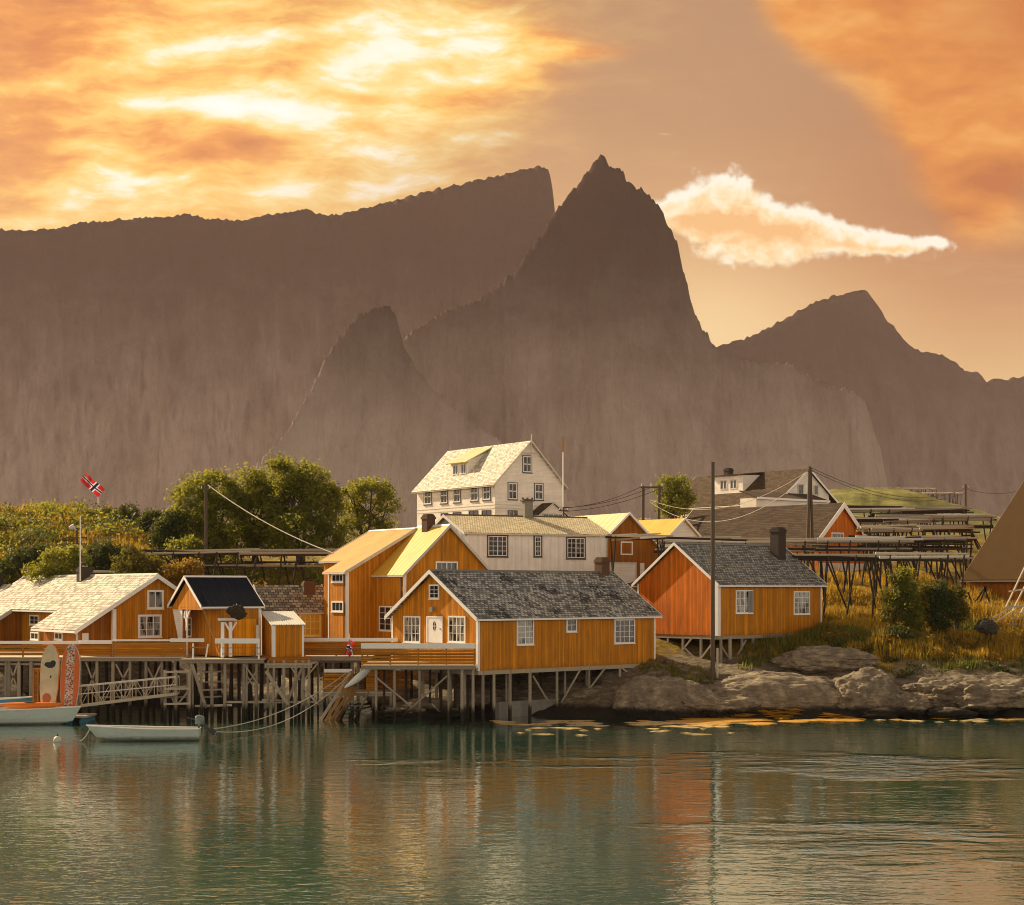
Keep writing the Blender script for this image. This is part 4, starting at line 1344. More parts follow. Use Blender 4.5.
# bracketed white posts
for px, top in ((222.5, 619), (230.5, 619)):
    a = D.alongx(px, 0, -0.7)
    mb = MB()
    mb.box(a - 0.1, a + 0.1, -0.8, -0.6, 0.0, D.z(a, -0.7, top + 3))
    if px > 225:
        z = D.z(a, -0.7, top + 3)
        mb.bar((a, -0.7, z - 0.75), (a + 0.45, -0.7, z - 0.02), 0.12, 0.12, up=(0, 1, 0))
        mb.bar((a, -0.7, z - 0.75), (a - 0.45, -0.7, z - 0.02), 0.12, 0.12, up=(0, 1, 0))
    D.part(mb, 'porch_post', 'white_paint')
a0, a1 = D.alongx(219, 0, -0.7), D.alongx(236, 0, -0.7)
z = D.z(a0, -0.7, 619)
D.part(MB().box(a0, a1, -0.95, -0.45, z - 0.12, z + 0.06), 'porch_shelf', 'white_paint')
a = D.alongx(257.5, 0, -0.5)
D.part(MB().box(a - 0.09, a + 0.09, -0.6, -0.42, 0.0, D.z(a, -0.5, 625)), 'porch_post', 'white_paint')

# --- narrow shed beside it
E = House('lean_to_shed', 'narrow ochre shed with white corrugated lean-to roof beside the navy roofed boathouse', 'shed', 272.5, 117.6, 20, 657, 625)
Lx, Ly = E.alongx(303.5), E.alongy(262)
Ly = max(Ly, 2.2)
hb = E.h + 0.85
mb = MB()
mb.prism([(0, 0), (Ly, 0), (Ly, hb), (0, E.h)], lambda a, z: (0, a, z), lambda a, z: (Lx, a, z))
E.part(mb, 'wall', 'ochre_boards')
mb = MB()
sl = 0.85 / Ly
E.slab(mb, (-0.25, E.h - 0.25 * sl + 0.03), (Ly + 0.1, hb + 0.1 * sl + 0.03), -0.15, Lx + 0.12, 0.05, 'x')
ro = E.part(mb, 'roof', 'sheet_white')
mb = MB()
for k in range(15):
    xk = -0.1 + k * (Lx + 0.2) / 14
    mb.tube((xk, -0.27, E.h - 0.27 * sl + 0.08), (xk, Ly + 0.1, hb + 0.1 * sl + 0.08), 0.035, n=5)
mb.build('corrugation', 'sheet_white', ro)
E.corner(0, 0, E.h - 0.03, w=0.22)
E.corner(Lx, 0, E.h - 0.03, sx=-1, w=0.12)
mb = MB()
mb.box(-0.35, Lx + 0.45, -0.3, Ly, -0.42, -0.003)
E.part(mb, 'plinth', 'ochre_planks')

# --- white house with cream pantiles behind the front cabin
I = House('white_house', 'white boarded house with cream tiled roof behind the front cabin', 'house', 467, 147, 24, 582, 533)
Lx, Ly = I.alongx(607), I.alongy(428)
rise = I.z(0, Ly / 2, 516.5) - I.h
I.walls('white_boards', 0, Lx, 0, Ly, I.h, rise, 'x')
mb = MB()
mb.prism([(0.02, 0.02), (Ly - 0.02, 0.02), (Ly - 0.02, I.h), (Ly / 2, I.h + rise - 0.02), (0.02, I.h)], lambda a, z: (-0.024, a, z), lambda a, z: (0.05, a, z))
tag(I.part(mb, 'gable_cladding', 'grey_boards'), 'blue grey boards of the gable')
ro = I.roof('pantile_cream', 0, Lx, 0, Ly, I.h, rise, 'x', oe=0.3, ov=0.35, bw=0.28, trim='aged_white', t=0.12, cap='dark_trim')
I.corner(Lx, 0, I.h - 0.05, 'aged_white', sx=-1)
I.win('R', 487, 508, 535, 557, 4, 3, mull=(2,), frame='dark_trim', glass='glass_dark', cas=0.10)
I.win('R', 533.5, 542, 535.5, 557, 2, 4, frame='dark_trim', glass='glass_dark', cas=0.10)
I.win('R', 566, 585.5, 537, 559, 4, 3, mull=(2,), frame='dark_trim', glass='glass_curtain', cas=0.10)
for (a, b, c, d) in ((488.2, 506.8, 536.2, 555.8), (534.7, 540.8, 536.7, 555.8), (567.2, 584.3, 538.2, 557.8)):
    I.win('R', a, b, c, d, 1, 1, cas=0.07, name='sash_frame', glass='glass_dark', sill=False)
for a, b, c, d, k in ((488.2, 506.8, 536.2, 555.8, 4), (534.7, 540.8, 536.7, 555.8, 2), (567.2, 584.3, 538.2, 557.8, 4)):
    mb = MB()
    a0 = I.alongx(a)
    a1 = I.alongx(b)
    z1 = I.onwall('R', (a + b) / 2, c)[1]
    z0 = I.onwall('R', (a + b) / 2, d)[1]
    for j in range(1, k):
        x = a0 + (a1 - a0) * j / k
        ww = 0.08 if j == k // 2 and k > 2 else 0.045
        I.wbox(mb, 'R', 0, x - ww / 2, x + ww / 2, 0.02, 0.062, z0 + 0.07, z1 - 0.07)
    for j in range(1, 4):
        z = z0 + (z1 - z0) * j / 4
        I.wbox(mb, 'R', 0, a0 + 0.07, a1 - 0.07, 0.02, 0.058, z - 0.022, z + 0.022)
    I.part(mb, 'glazing_bar', 'white_paint')
cx_ = I.alongx(526.5, 0, Ly / 2)
zc = I.z(cx_, Ly / 2, 499)
I.chimney(cx_, Ly / 2 - 0.2, I.h + rise - 0.7, zc - 0.25, 0.85, 0.7, 'concrete', ro, cap=False)
mb = MB()
mb.box(cx_ - 0.6, cx_ + 0.6, Ly / 2 - 0.65, Ly / 2 + 0.25, zc - 0.25, zc - 0.12)
mb.box(cx_ - 0.45, cx_ + 0.45, Ly / 2 - 0.5, Ly / 2 + 0.1, zc - 0.117, zc - 0.03)
for s in (-0.5, 0, 0.5):
    mb.box(cx_ + s - 0.08, cx_ + s + 0.08, Ly / 2 - 0.3, Ly / 2 - 0.1, zc - 0.029, zc + 0.12)
mb.build('chimney_cap', 'dark_trim', ro)

# --- the tall white house on the hill
J = House('white_villa', 'tall cream white house with pale slate roof and dormer on the hilltop', 'house', 495, 188, 36, 536, 482)
Lx, Ly = J.alongx(562.5), J.alongy(417)
rise = J.z(Lx / 2, 0, 442) - J.h
J.walls('white_planks', 0, Lx, 0, Ly, J.h, rise, 'y')
ro = J.roof('slate_cream', 0, Lx, 0, Ly, J.h, rise, 'y', oe=0.5, ov=0.45, bw=0.22, trim='aged_white', t=0.13)
mb = MB()
for z in (504.5, 508):
    zz = J.z(0, 0, z)
    J.wbox(mb, 'R', 0, -0.03, Lx + 0.03, 0, 0.035, zz - 0.04, zz + 0.04)
    J.wbox(mb, 'L', 0, -0.03, Ly, 0, 0.035, zz - 0.04, zz + 0.04)
J.part(mb, 'string_course', 'aged_white')
for a, b, c, d in ((424, 432, 488.5, 505), (440.5, 448, 487, 504), (453.5, 461, 486, 503), (470.5, 478.5, 484.5, 501.5), (482.8, 491, 483.5, 500.5)):
    J.win('L', a, b, c, d, 2, 1, frame='dark_trim', glass='glass_curtain', cas=0.09, bars=0.07)
for a, b, c, d in ((423.5, 432, 514, 526), (441, 448, 513, 525), (453, 461, 512, 524), (469, 478, 510.5, 522), (482, 491, 510, 521)):
    J.win('L', a, b, c, d, 2, 1, frame='dark_trim', glass='glass_dark', cas=0.09, bars=0.07)
for a, b, c, d in ((522.3, 531.8, 455.3, 473), (507.6, 517.3, 482.3, 500), (534, 543.5, 483.2, 500.5), (507.6, 517.3, 510.3, 522)):
    J.win('R', a, b, c, d, 2, 1, frame='dark_trim', glass='glass_curtain', cas=0.09, bars=0.07)
for a, b, c, d in ((424.4, 431.6, 489.2, 504.3), (440.9, 447.6, 487.7, 503.3), (453.9, 460.6, 486.7, 502.3), (470.9, 478.1, 485.2, 500.8), (483.2, 490.6, 484.2, 499.8)):
    J.win('L', a, b, c, d, 2, 2, cas=0.13, glass='glass_dark', sill=False, bars=0.12, name='sash_frame')
for a, b, c, d in ((522.8, 531.3, 456, 472.3), (508.1, 516.8, 483, 499.3), (534.5, 543, 483.9, 499.8)):
    J.win('R', a, b, c, d, 2, 2, cas=0.13, glass='glass_dark', sill=False, bars=0.12, name='sash_frame')
# dormer on the left slope
s1 = rise / (Lx / 2)
yd0, yd1 = J.alongy(470, 1.6, 0), J.alongy(453, 1.6, 0)
xd0 = 1.25
zd0 = J.h + s1 * xd0
zd1 = zd0 + 1.75
xd1 = min(Lx / 2 - 0.1, (zd1 + 1.55 - J.h) / s1)
mb = MB()
mb.prism([(xd0, zd0 - 0.25), (xd0 + 3.4, zd0 + s1 * 3.4 - 0.4), (xd1, J.h + s1 * xd1 - 0.05), (xd0, zd1)], lambda a, z: (a, yd0, z), lambda a, z: (a, yd1, z))
dm = J.part(mb, 'dormer', 'white_planks')
mb = MB()
sl = (J.h + s1 * xd1 + 0.15 - zd1) / (xd1 - xd0)
J.slab(mb, (xd0 - 0.5, zd1 - 0.5 * sl + 0.05), (xd1 + 0.25, zd1 + (xd1 + .25 - xd0) * sl + 0.05), yd0 - 0.35, yd1 + 0.35, 0.12, 'y')
mb.build('dormer_roof', 'sheet_cream', dm)
for k in (0.22, 0.70):
    yy = yd0 + (yd1 - yd0) * k
    J.winl('L', yy - 0.55, yy + 0.55, zd0 + 0.25, zd1 - 0.25, 2, 1, off=xd0, frame='aged_white', cas=0.12, bars=0.12)
# gable ornament and spikes
mb = MB()
mb.bar((Lx / 2, -0.44, J.h + rise - 1.7), (Lx / 2, -0.44, J.h + rise + 0.9), 0.1, 0.1, up=(0, 1, 0))
mb.bar((Lx / 2 - 1.1, -0.44, J.h + rise - 1.35), (Lx / 2 + 1.1, -0.44, J.h + rise - 1.35), 0.1, 0.12)
J.part(mb, 'gable_ornament', 'aged_white')
J.part(MB().tube((Lx / 2, Ly, J.h + rise), (Lx / 2, Ly, J.h + rise + 1.0), 0.05, 0.02), 'finial', 'aged_white')
# porch with its own little gable
xp0, xp1 = J.alongx(540, 0, -2.2), J.alongx(566, 0, -2.2)
zpe = J.z(xp0, -2.2, 514.5)
J.walls('white_planks', xp0, xp1, -2.2, -0.003, zpe, 1.35, 'y', name='porch')
J.roof('tile_brown', xp0, xp1, -2.2, -0.35, zpe, 1.35, 'y', oe=0.3, ov=0.25, bw=0.2, trim='aged_white', barges=(True, False), name='porch_roof')
J.winl('R', xp0 + 0.35, xp1 - 0.35, zpe - 1.2, zpe + 0.15, 4, 2, off=-2.2, frame='aged_white', cas=0.12, bars=0.08, sill=False)

# --- orange house with the garage door, right of the white house
K = House('garage_house', 'orange house with cream roof and white garage door between the white house and second cabin', 'house', 594, 153, 33, 596, 549)
xr = K.alongx(627.5)
Lx = 2 * xr
Ly = 9
rise = K.z(xr, 0, 514) - K.h
K.walls('brown_orange_boards', 0, Lx, 0, Ly, K.h, rise, 'y')
K.roof('sheet_cream', 0, Lx, 0, Ly, K.h, rise, 'y', oe=0.4, ov=0.35, bw=0.26)
K.win('R', 620.5, 632.5, 541.5, 555, 1, 1, glass='brown_orange_boards', cas=0.13, sill=False, label='blind window boarded over in orange inside a white frame')
a0, z1 = K.onwall('R', 610.5, 563.5)
a1, z0 = K.onwall('R', 635, 588)
mb = MB()
K.wbox(mb, 'R', 0, a0, a1, -0.02, 0.05, 0.02, z1)
gd = K.part(mb, 'garage_door', 'white_planks')
mb = MB()
K.wbox(mb, 'R', 0, a0 - 0.14, a0 - 0.003, -0.02, 0.08, 0.02, z1 + 0.13)
K.wbox(mb, 'R', 0, a1 + 0.003, a1 + 0.14, -0.02, 0.08, 0.02, z1 + 0.13)
K.wbox(mb, 'R', 0, a0 - 0.003, a1 + 0.003, -0.02, 0.08, z1 + 0.003, z1 + 0.13)
mb.build('door_frame', 'aged_white', gd)
a2, z2 = K.onwall('R', 642, 563)
mb = MB()
K.wbox(mb, 'R', 0, a2 - 0.25, a2 + 0.25, -0.02, 0.06, 0.3, z2)
K.part(mb, 'side_door', 'white_planks')

# --- second small house with a yellow roof, half hidden
K2 = House('yellow_roofed_house', 'half hidden house with bright yellow sheet roof just left of the brown shingle roof', 'house', 663, 159, 40, 590, 541)
xr = K2.alongx(683)
rise = K2.z(xr, 0, 519.5) - K2.h
K2.walls('white_planks', 0, 2 * xr, 0, 7.5, K2.h, rise, 'y')
K2.roof('sheet_yellow', 0, 2 * xr, 0, 7.5, K2.h, rise, 'y', oe=0.4, ov=0.3, bw=0.24)
K2.win('R', 656 + 12, 664 + 12, 545, 556, 2, 2)

# --- long brown shingle roof
L = House('shingled_barn', 'long building with low brown shingle roof and a steep orange gable at its right end', 'barn', 818, 166, 43, 586, 537)
Lx, Ly = L.alongx(865), L.alongy(671)
rise = L.z(Lx / 2, 0, 504) - L.h
L.walls('deep_orange_boards', 0, Lx, 0, Ly, L.h, rise, 'y')
L.roof('shingle_brown', 0, Lx, 0, Ly, L.h, rise, 'y', oe=0.3, ov=0.3, bw=0.62, trim='white_paint')
L.win('R', 831, 843.5, 532.5, 542, 4, 2, cas=0.14)
mb = MB()
L.wbox(mb, 'R', 0, 0.1, Lx - 0.1, 0, 0.04, L.z(2, 0, 578), L.z(2, 0, 563))
L.part(mb, 'white_band', 'white_boards')

# --- brown tiled villa with dormer
M = House('tiled_villa', 'brown tiled house with white dormer and white gable above the shingled barn', 'house', 785, 203, 38, 530, 493)
Lx, Ly = M.alongx(829), M.alongy(676)
rise = M.z(Lx / 2, 0, 469.5) - M.h
M.walls('white_planks', 0, Lx, 0, Ly, M.h, rise, 'y')
ro = M.roof('tile_brown', 0, Lx, 0, Ly, M.h, rise, 'y', oe=1.9, ov=0.4, bw=0.3, trim='white_paint', t=0.14)
for a, b, c, d in ((797.5, 803.5, 484, 495), (813.5, 818, 485, 495.5)):
    M.win('R', a, b, c, d, 2, 1, cas=0.14, glass='glass_dark', frame='aged_white')
s1 = rise / (Lx / 2)
xd0 = 0.3
yd0, yd1 = M.alongy(743, 0.3, 0), M.alongy(712, 0.3, 0)
zd0 = M.h + s1 * xd0
zd1 = zd0 + 2.5
xd1 = min(Lx / 2 - 0.3, (zd1 + 0.9 - M.h) / s1)
mb = MB()
mb.prism([(xd0, zd0 - 0.5), (xd0 + 3.0, zd0 + s1 * 3.0 - 0.6), (xd1, M.h + s1 * xd1 - 0.05), (xd0, zd1)], lambda a, z: (a, yd0, z), lambda a, z: (a, yd1, z))
dm = M.part(mb, 'dormer', 'white_planks')
sl = (M.h + s1 * xd1 + 0.15 - zd1) / (xd1 - xd0)
mb = MB()
M.slab(mb, (xd0 - 0.4, zd1 - 0.4 * sl + 0.05), (xd1 + 0.25, zd1 + (xd1 + .25 - xd0) * sl + 0.05), yd0 - 0.3, yd1 + 0.3, 0.13, 'y')
mb.build('dormer_roof', 'tile_brown', dm)
for k in (0.30, 0.62):
    yy = yd0 + (yd1 - yd0) * k
    M.winl('L', yy - 0.62, yy + 0.62, zd0 + 0.75, zd1 - 0.5, 2, 1, off=xd0, frame='aged_white', cas=0.13, bars=0.2, sill=False)
yc = M.alongy(729.5, Lx / 2, 0)
M.chimney(Lx / 2 - 0.2, yc, M.h + rise - 0.8, M.z(Lx / 2, yc, 469), 0.9, 0.9, 'brick_dark', ro)
# low entrance wing with a shallow roof in front
mb = MB()
zw = M.z(0, -2, 500)
xq0, xq1 = M.alongx(757, 0, -3.0), M.alongx(830, 0, -3.0)
mb.prism([(-3.0, zw - 0.1), (-0.003, zw + 0.85), (-0.003, zw + 0.98), (-3.0, zw + 0.03)], lambda a, z: (xq0, a, z), lambda a, z: (xq1, a, z))
M.part(mb, 'wing_roof', 'tile_brown')
mb = MB()
mb.box(xq0 + 0.2, xq1 - 0.2, -2.7, -0.003, -0.5, zw - 0.02)
M.part(mb, 'wing_wall', 'white_planks')
mb = MB()
mb.box(xq0, xq1, -3.06, -3.003, zw - 0.2, zw + 0.06)
M.part(mb, 'eave_board', 'white_paint')

# --- big grey-brown roof at the right edge
Tb = House('grey_roofed_barn', 'barn with huge plain grey brown roof cut off by the right edge', 'barn', 963, 150, -46, 606, 579)
Lx = 16
r_ = Tb.z(0, 0, 579)
yr = 13
rise = 0.82 * yr
Tb.walls('brown_orange_boards', 0.4, Lx, 0.5, 2 * yr - 0.5, Tb.h + 0.36, rise - 0.41, 'x')
Tb.roof('felt_brown', 0, Lx, 0, 2 * yr, Tb.h, rise, 'x', oe=0.3, ov=0.05, bw=0.22, t=0.16, trim='pale_wood')
# ------------------------------------------------------------------ piers and decks
def wpt(px, Y, z):
    return Vector(((px - CX) * Y / F, Y, z))


def frontal(T, name, mat, px0, px1, Y, z0, z1, d=0.05, parent=None):
    """a board standing square to the bay, d thick"""
    a, b = T.l(wpt(px0, Y, 0)), T.l(wpt(px1, Y, 0))
    mb = MB()
    oz = T.l((0, 0, 0)).z
    x0, x1 = sorted((a.x, b.x))
    mb.box(x0, x1, a.y, a.y + d, z0 + oz, z1 + oz)
    return mb.build(name, mat, parent or T.root)


def slatted_rail(T, px0, px1, Y, zf, cap0, cap1, n, mat='ochre_planks', gap=0.05, capmat='white_paint', first=0.12, posts=True, postmat='ochre_planks', pstep=2.0):
    """closed deck railing: posts, horizontal boards with gaps, flat cap"""
    cap = frontal(T, 'rail_cap', capmat, px0, px1, Y - 0.10, cap0, cap1, 0.16)
    top = cap0 - 0.04
    hgt = (top - zf - first) / n
    for i in range(n):
        z = zf + first + i * hgt
        frontal(T, 'rail_board', mat, px0, px1, Y + random.uniform(-.004, .004), z, z + hgt - gap, 0.035)
    if posts:
        x0, x1 = (px0 - CX) * Y / F, (px1 - CX) * Y / F
        k = max(2, int(abs(x1 - x0) / pstep) + 1)
        for i in range(k):
            x = x0 + 0.08 + (x1 - x0 - 0.16) * i / (k - 1)
            p = T.l((x, Y + 0.09, zf))
            q = T.l((x, Y + 0.09, cap0 - 0.003))
            MB().box(p.x - 0.05, p.x + 0.05, p.y - 0.045, p.y + 0.045, p.z, q.z).build('rail_post', postmat, T.root)
    return cap


def floor_slab(T, pts, z0, z1, name='floor', mat='pale_wood'):
    ps = [T.l((p[0], p[1], 0)) for p in pts]
    oz = T.l((0, 0, 0)).z
    mb = MB()
    mb.prism([(p.x, p.y) for p in ps], lambda x, y: (x, y, z0 + oz), lambda x, y: (x, y, z1 + oz))
    return mb.build(name, mat, T.root)


def plank_floor(T, px0, px1, Y0, Y1, z, mat='pale_wood', edge='weathered_wood'):
    x0, x1 = (px0 - CX) * Y0 / F, (px1 - CX) * Y0 / F
    floor_slab(T, [(x0, Y0), (x1, Y0), (x1, Y1), (x0, Y1)], z - 0.07, z, mat=mat)
    a = T.l((x0, Y0 + 0.08, z - 0.20))
    b = T.l((x1, Y0 + 0.08, z - 0.20))
    MB().box(a.x, b.x, a.y, a.y + 0.12, a.z - 0.12, a.z + 0.127).build('edge_beam', edge, T.root)


def xbr(T, a, b, Y, w=0.13, mat='weathered_wood'):
    pa, pb = P(a[0], a[1], Y), P(b[0], b[1], Y)
    T.bar('brace', pa, pb, 0.07, w, mat)


# pier under the left boathouse
Y1 = 118.5
zf = zat(657, Y1)
T1 = Thing('pier', 'long pier with closed ochre railing in front of the pale roofed boathouse', 'pier', (wpt(90, Y1, 0).x, Y1, 0), 0, 'timber piers along the shore')
plank_floor(T1, -60, 186, Y1, Y1 + 12, zf)
slatted_rail(T1, -60, 78, Y1, zf, zat(644, Y1), zat(641, Y1), 3)
slatted_rail(T1, 78.3, 112, Y1 + .3, zf, zat(644, Y1), zat(640.5, Y1), 2, gap=0.015)
slatted_rail(T1, 112.3, 162, Y1, zf, zat(641, Y1), zat(639.5, Y1), 3, gap=0.02)
slatted_rail(T1, 162.3, 186, Y1, zf, zat(641, Y1), zat(639.5, Y1), 2, gap=0.03)
for px in (-20, 6, 9, 19, 31, 62, 80, 97, 113, 130, 146, 162, 175):
    pile(T1, wpt(px, Y1 + 0.4, -0.9), wpt(px, Y1 + 0.4, zf - 0.1), 0.13)
for px in (-10, 22, 44, 70, 90, 106, 122, 140, 156, 170):
    pile(T1, wpt(px + random.uniform(-3, 3), Y1 + 4, -0.9), wpt(px, Y1 + 4, zf - 0.1), 0.12, 'dark_wood')
    pile(T1, wpt(px + 8, Y1 + 7.5, -0.9), wpt(px + 8, Y1 + 7.5, zf - 0.1), 0.12, 'dark_wood')
for a, b in (((116, 664), (129, 690)), ((131, 664), (117, 690)), ((146, 664), (160, 692)), ((161, 664), (149, 690)), ((86, 662), (96, 690)), ((98, 664), (88, 690)), ((8, 662), (18, 690)), ((18, 662), (9, 690))):
    xbr(T1, a, b, Y1 + 0.45, 0.12)
for p0, p1, yy in ((-30, 30, 700), (100, 186, 697), (-30, 60, 664)):
    T1.bar('stringer', P(p0, yy, Y1 + 0.6), P(p1, yy, Y1 + 0.6), 0.12, 0.14, 'weathered_wood')

# platform under the hoist house and shed
Y2 = 116.2
zf2 = zat(659, Y2)
T2 = Thing('pier', 'tall pile platform carrying the navy roofed boathouse and the narrow shed', 'pier', (wpt(235, Y2, 0).x, Y2, 0), 0, 'timber piers along the shore')
plank_floor(T2, 180, 264, Y2, Y2 + 8, zf2)
plank_floor(T2, 264.3, 312, Y2 + 0.3, Y2 + 8, zf2 - 0.35)
frontal(T2, 'rail_cap', 'white_paint', 170, 204, Y2 + .05, zat(642, Y2), zat(638.5, Y2), 0.12)
frontal(T2, 'rail_cap', 'white_paint', 215, 259.5, Y2 + .05, zat(643.5, Y2), zat(638.5, Y2), 0.12)
for y in (648, 654):
    frontal(T2, 'rail_bar', 'warm_wood', 222, 260, Y2 + .12, zat(y + .4, Y2), zat(y - .4, Y2), 0.04)
for y in (647.5,):
    frontal(T2, 'rail_bar', 'warm_wood', 190, 206, Y2 + .12, zat(y + .7, Y2), zat(y - .7, Y2), 0.04)
for px in (193, 222.5, 258.8):
    a = wpt(px, Y2 + .2, 0)
    T2.bar('rail_post', (a.x, a.y, zf2), (a.x, a.y, zat(643.5, Y2)), 0.12, 0.12, 'white_paint')
T2.bar('rail_post', P(206, 657, Y2 + .2), P(208, 644, Y2 + .2), 0.1, 0.1, 'white_paint')
for px, r in ((188, .12), (192.5, .10), (201, .10), (211.5, .12), (225, .13), (244, .12), (247, .11), (256.5, .14), (268, .12), (274, .11), (284, .13), (296, .11), (303, .15), (309, .12)):
    pile(T2, wpt(px + random.uniform(-1, 1), Y2 + 0.45, -0.9), wpt(px, Y2 + 0.45, zf2 - 0.1), r)
for px in (195, 207, 219, 232, 239, 250, 262, 279, 290, 300):
    for dy in (2.8, 5.5):
        pile(T2, wpt(px + random.uniform(-3, 3), Y2 + dy, -0.9), wpt(px, Y2 + dy, zf2 - 0.1), 0.12, 'dark_wood')
for a, b, wdt in (((266, 671), (289, 706), .26), ((302, 668), (287, 702), .20), ((304, 688), (316, 703), .10), ((247, 676), (256, 690), .10), ((243, 690), (257, 671), .10), ((244, 664), (258, 684), .10), ((289, 664), (300, 680), .11),
                  ((286, 681), (262, 714), .12), ((318, 663), (304, 680), .12), ((192, 664), (206, 708), .22), ((306, 690), (320, 706), .10)):
    xbr(T2, a, b, Y2 + 0.30 + random.uniform(-.06, .06), wdt)
for a, b in (((225, 702), (316, 702)), ((262, 700), (284, 701)), ((195, 706), (232, 705)), ((172, 672), (187, 672)), ((170, 688), (190, 686))):
    T2.bar('stringer', P(*a, Y2 + 0.65), P(*b, Y2 + 0.65), 0.10, 0.16, 'pale_wood')
# stacked planks and boxes on a low landing inside the piles
for k, (a, b, y) in enumerate(((204, 222, 672), (206, 221, 682), (203, 223, 690), (205, 222, 697))):
    T2.bar('landing_plank', P(a, y, Y2 + 2.0), P(b, y - 0.6, Y2 + 2.0), 0.4, 0.10, 'pale_wood')

# middle deck before the two-gabled house
Y3 = 121
zf3 = zat(656, Y3)
T3 = Thing('pier', 'ochre railed deck between the narrow shed and the front cabin', 'pier', (wpt(335, Y3, 0).x, Y3, 0), 0, 'timber piers along the shore')
plank_floor(T3, 303, 372, Y3 - .6, Y3 + 9, zf3)
slatted_rail(T3, 303.5, 400, Y3, zf3, zat(641.5, Y3), zat(638, Y3), 3, gap=0.015, first=0.05)
for px, r in ((318, .07), (324, .06), (333, .10), (352, .14), (358, .12)):
    pile(T3, wpt(px, Y3 + 0.3, -0.9), wpt(px, Y3 + 0.3, zf3 - 0.1), r)
for px in (312, 326, 341, 350, 366, 378):
    pile(T3, wpt(px, Y3 + 3.5, -0.9), wpt(px, Y3 + 3.5, zf3 - 0.1), 0.12, 'dark_wood')
T3.bar('stringer', P(303, 662, Y3 + .1), P(362, 661, Y3 + .1), 0.12, 0.18, 'weathered_wood')

# lower landing with stairs to the water
Y4 = 117
zl = zat(692, Y4)
T4 = Thing('landing', 'low landing with ochre boarded rail and steps down into the water', 'landing', (wpt(345, Y4, 0).x, Y4, 0))
plank_floor(T4, 322, 392, Y4, Y4 + 3, zl)
slatted_rail(T4, 324, 352, Y4 + .1, zl, zat(672.5, Y4), zat(669, Y4), 4, gap=0.04)
slatted_rail(T4, 366, 378, Y4 + .1, zl, zat(668, Y4), zat(667, Y4), 6, gap=0.03, capmat='ochre_planks')
for k in range(4):
    y = 673 + k * 4.6
    T4.bar('rail_board', P(378, y, Y4 + 2.2), P(411, y, Y4 + 2.2), 0.035, 0.22, 'brown_orange_boards')
for px in (327, 352.5, 373, 391):
    pile(T4, wpt(px, Y4 + .4, -0.9), wpt(px, Y4 + .4, zl - 0.05), 0.12)
a, b = P(351, 672, Y4 - .3), P(319.5, 722, Y4 - 3.4)
for k in range(4):                                              # boarded side of the stair
    o = Vector((0.16 * k, 0, -0.34 * k))
    T4.bar('stair_board', a + o, b + o, 0.04, 0.26, 'warm_wood' if k else 'pale_wood')
st0, st1 = P(354, 692, Y4 - .1), P(338.5, 724, Y4 - 3.2)
wv = Vector((1.05, 0, 0))
T4.bar('stringer', st0 + wv, st1 + wv, 0.06, 0.26, 'weathered_wood')
T4.bar('stringer', st0, st1, 0.06, 0.26, 'weathered_wood')
for k in range(8):
    c = st0.lerp(st1, (k + .5) / 8)
    T4.bar('tread', c + Vector((0.04, 0, 0)), c + wv - Vector((0.04, 0, 0)), 0.26, 0.05, 'weathered_wood')
c = P(352, 680, Y4 - .25)
T4.bar('rail_post', P(352, 694, Y4 - .25), P(352, 671, Y4 - .25), 0.16, 0.16, 'warm_wood')

# deck of the front cabin
Y5 = 113.4
zf5 = zat(665, Y5)
T5 = Thing('deck', 'railed timber deck on posts in front of the white door of the front cabin', 'deck', (wpt(418, Y5, 0).x, Y5, 0))
cH = H.w2(-0.06, 0.0)
cE = H.w2(-0.06, H.alongy(392))
floor_slab(T5, [(wpt(361, Y5, 0).x, Y5), (wpt(475.5, Y5, 0).x, Y5), (cH[0] - 0.05, cH[1]), (cE[0] - .05, cE[1]), (wpt(361, Y5, 0).x, Y5 + 6.5)], zf5 - 0.07, zf5)
a, b = wpt(361, Y5, 0), wpt(475, Y5, 0)
T5.bar('edge_beam', (a.x, Y5 + .1, zf5 - .2), (b.x, Y5 + .1, zf5 - .2), 0.12, 0.24, 'weathered_wood')
slatted_rail(T5, 361, 475.5, Y5, zf5, zat(648.5, Y5), zat(643.5, Y5), 5, gap=0.055, first=0.03)
for px in (376, 394.5, 419.5, 448.5, 462, 473):
    pile(T5, wpt(px, Y5 + .3, -0.9), wpt(px, Y5 + .3, zf5 - .1), 0.11)
for px in (384, 406, 430, 441, 455, 468):
    pile(T5, wpt(px, Y5 + 3.2, -0.9), wpt(px, Y5 + 3.2, zf5 - .1), 0.10, 'dark_wood')
for a, b in (((377, 678), (411, 706)), ((402, 716), (447, 676)), ((432, 704), (440, 712))):
    xbr(T5, a, b, Y5 + .2, 0.12)

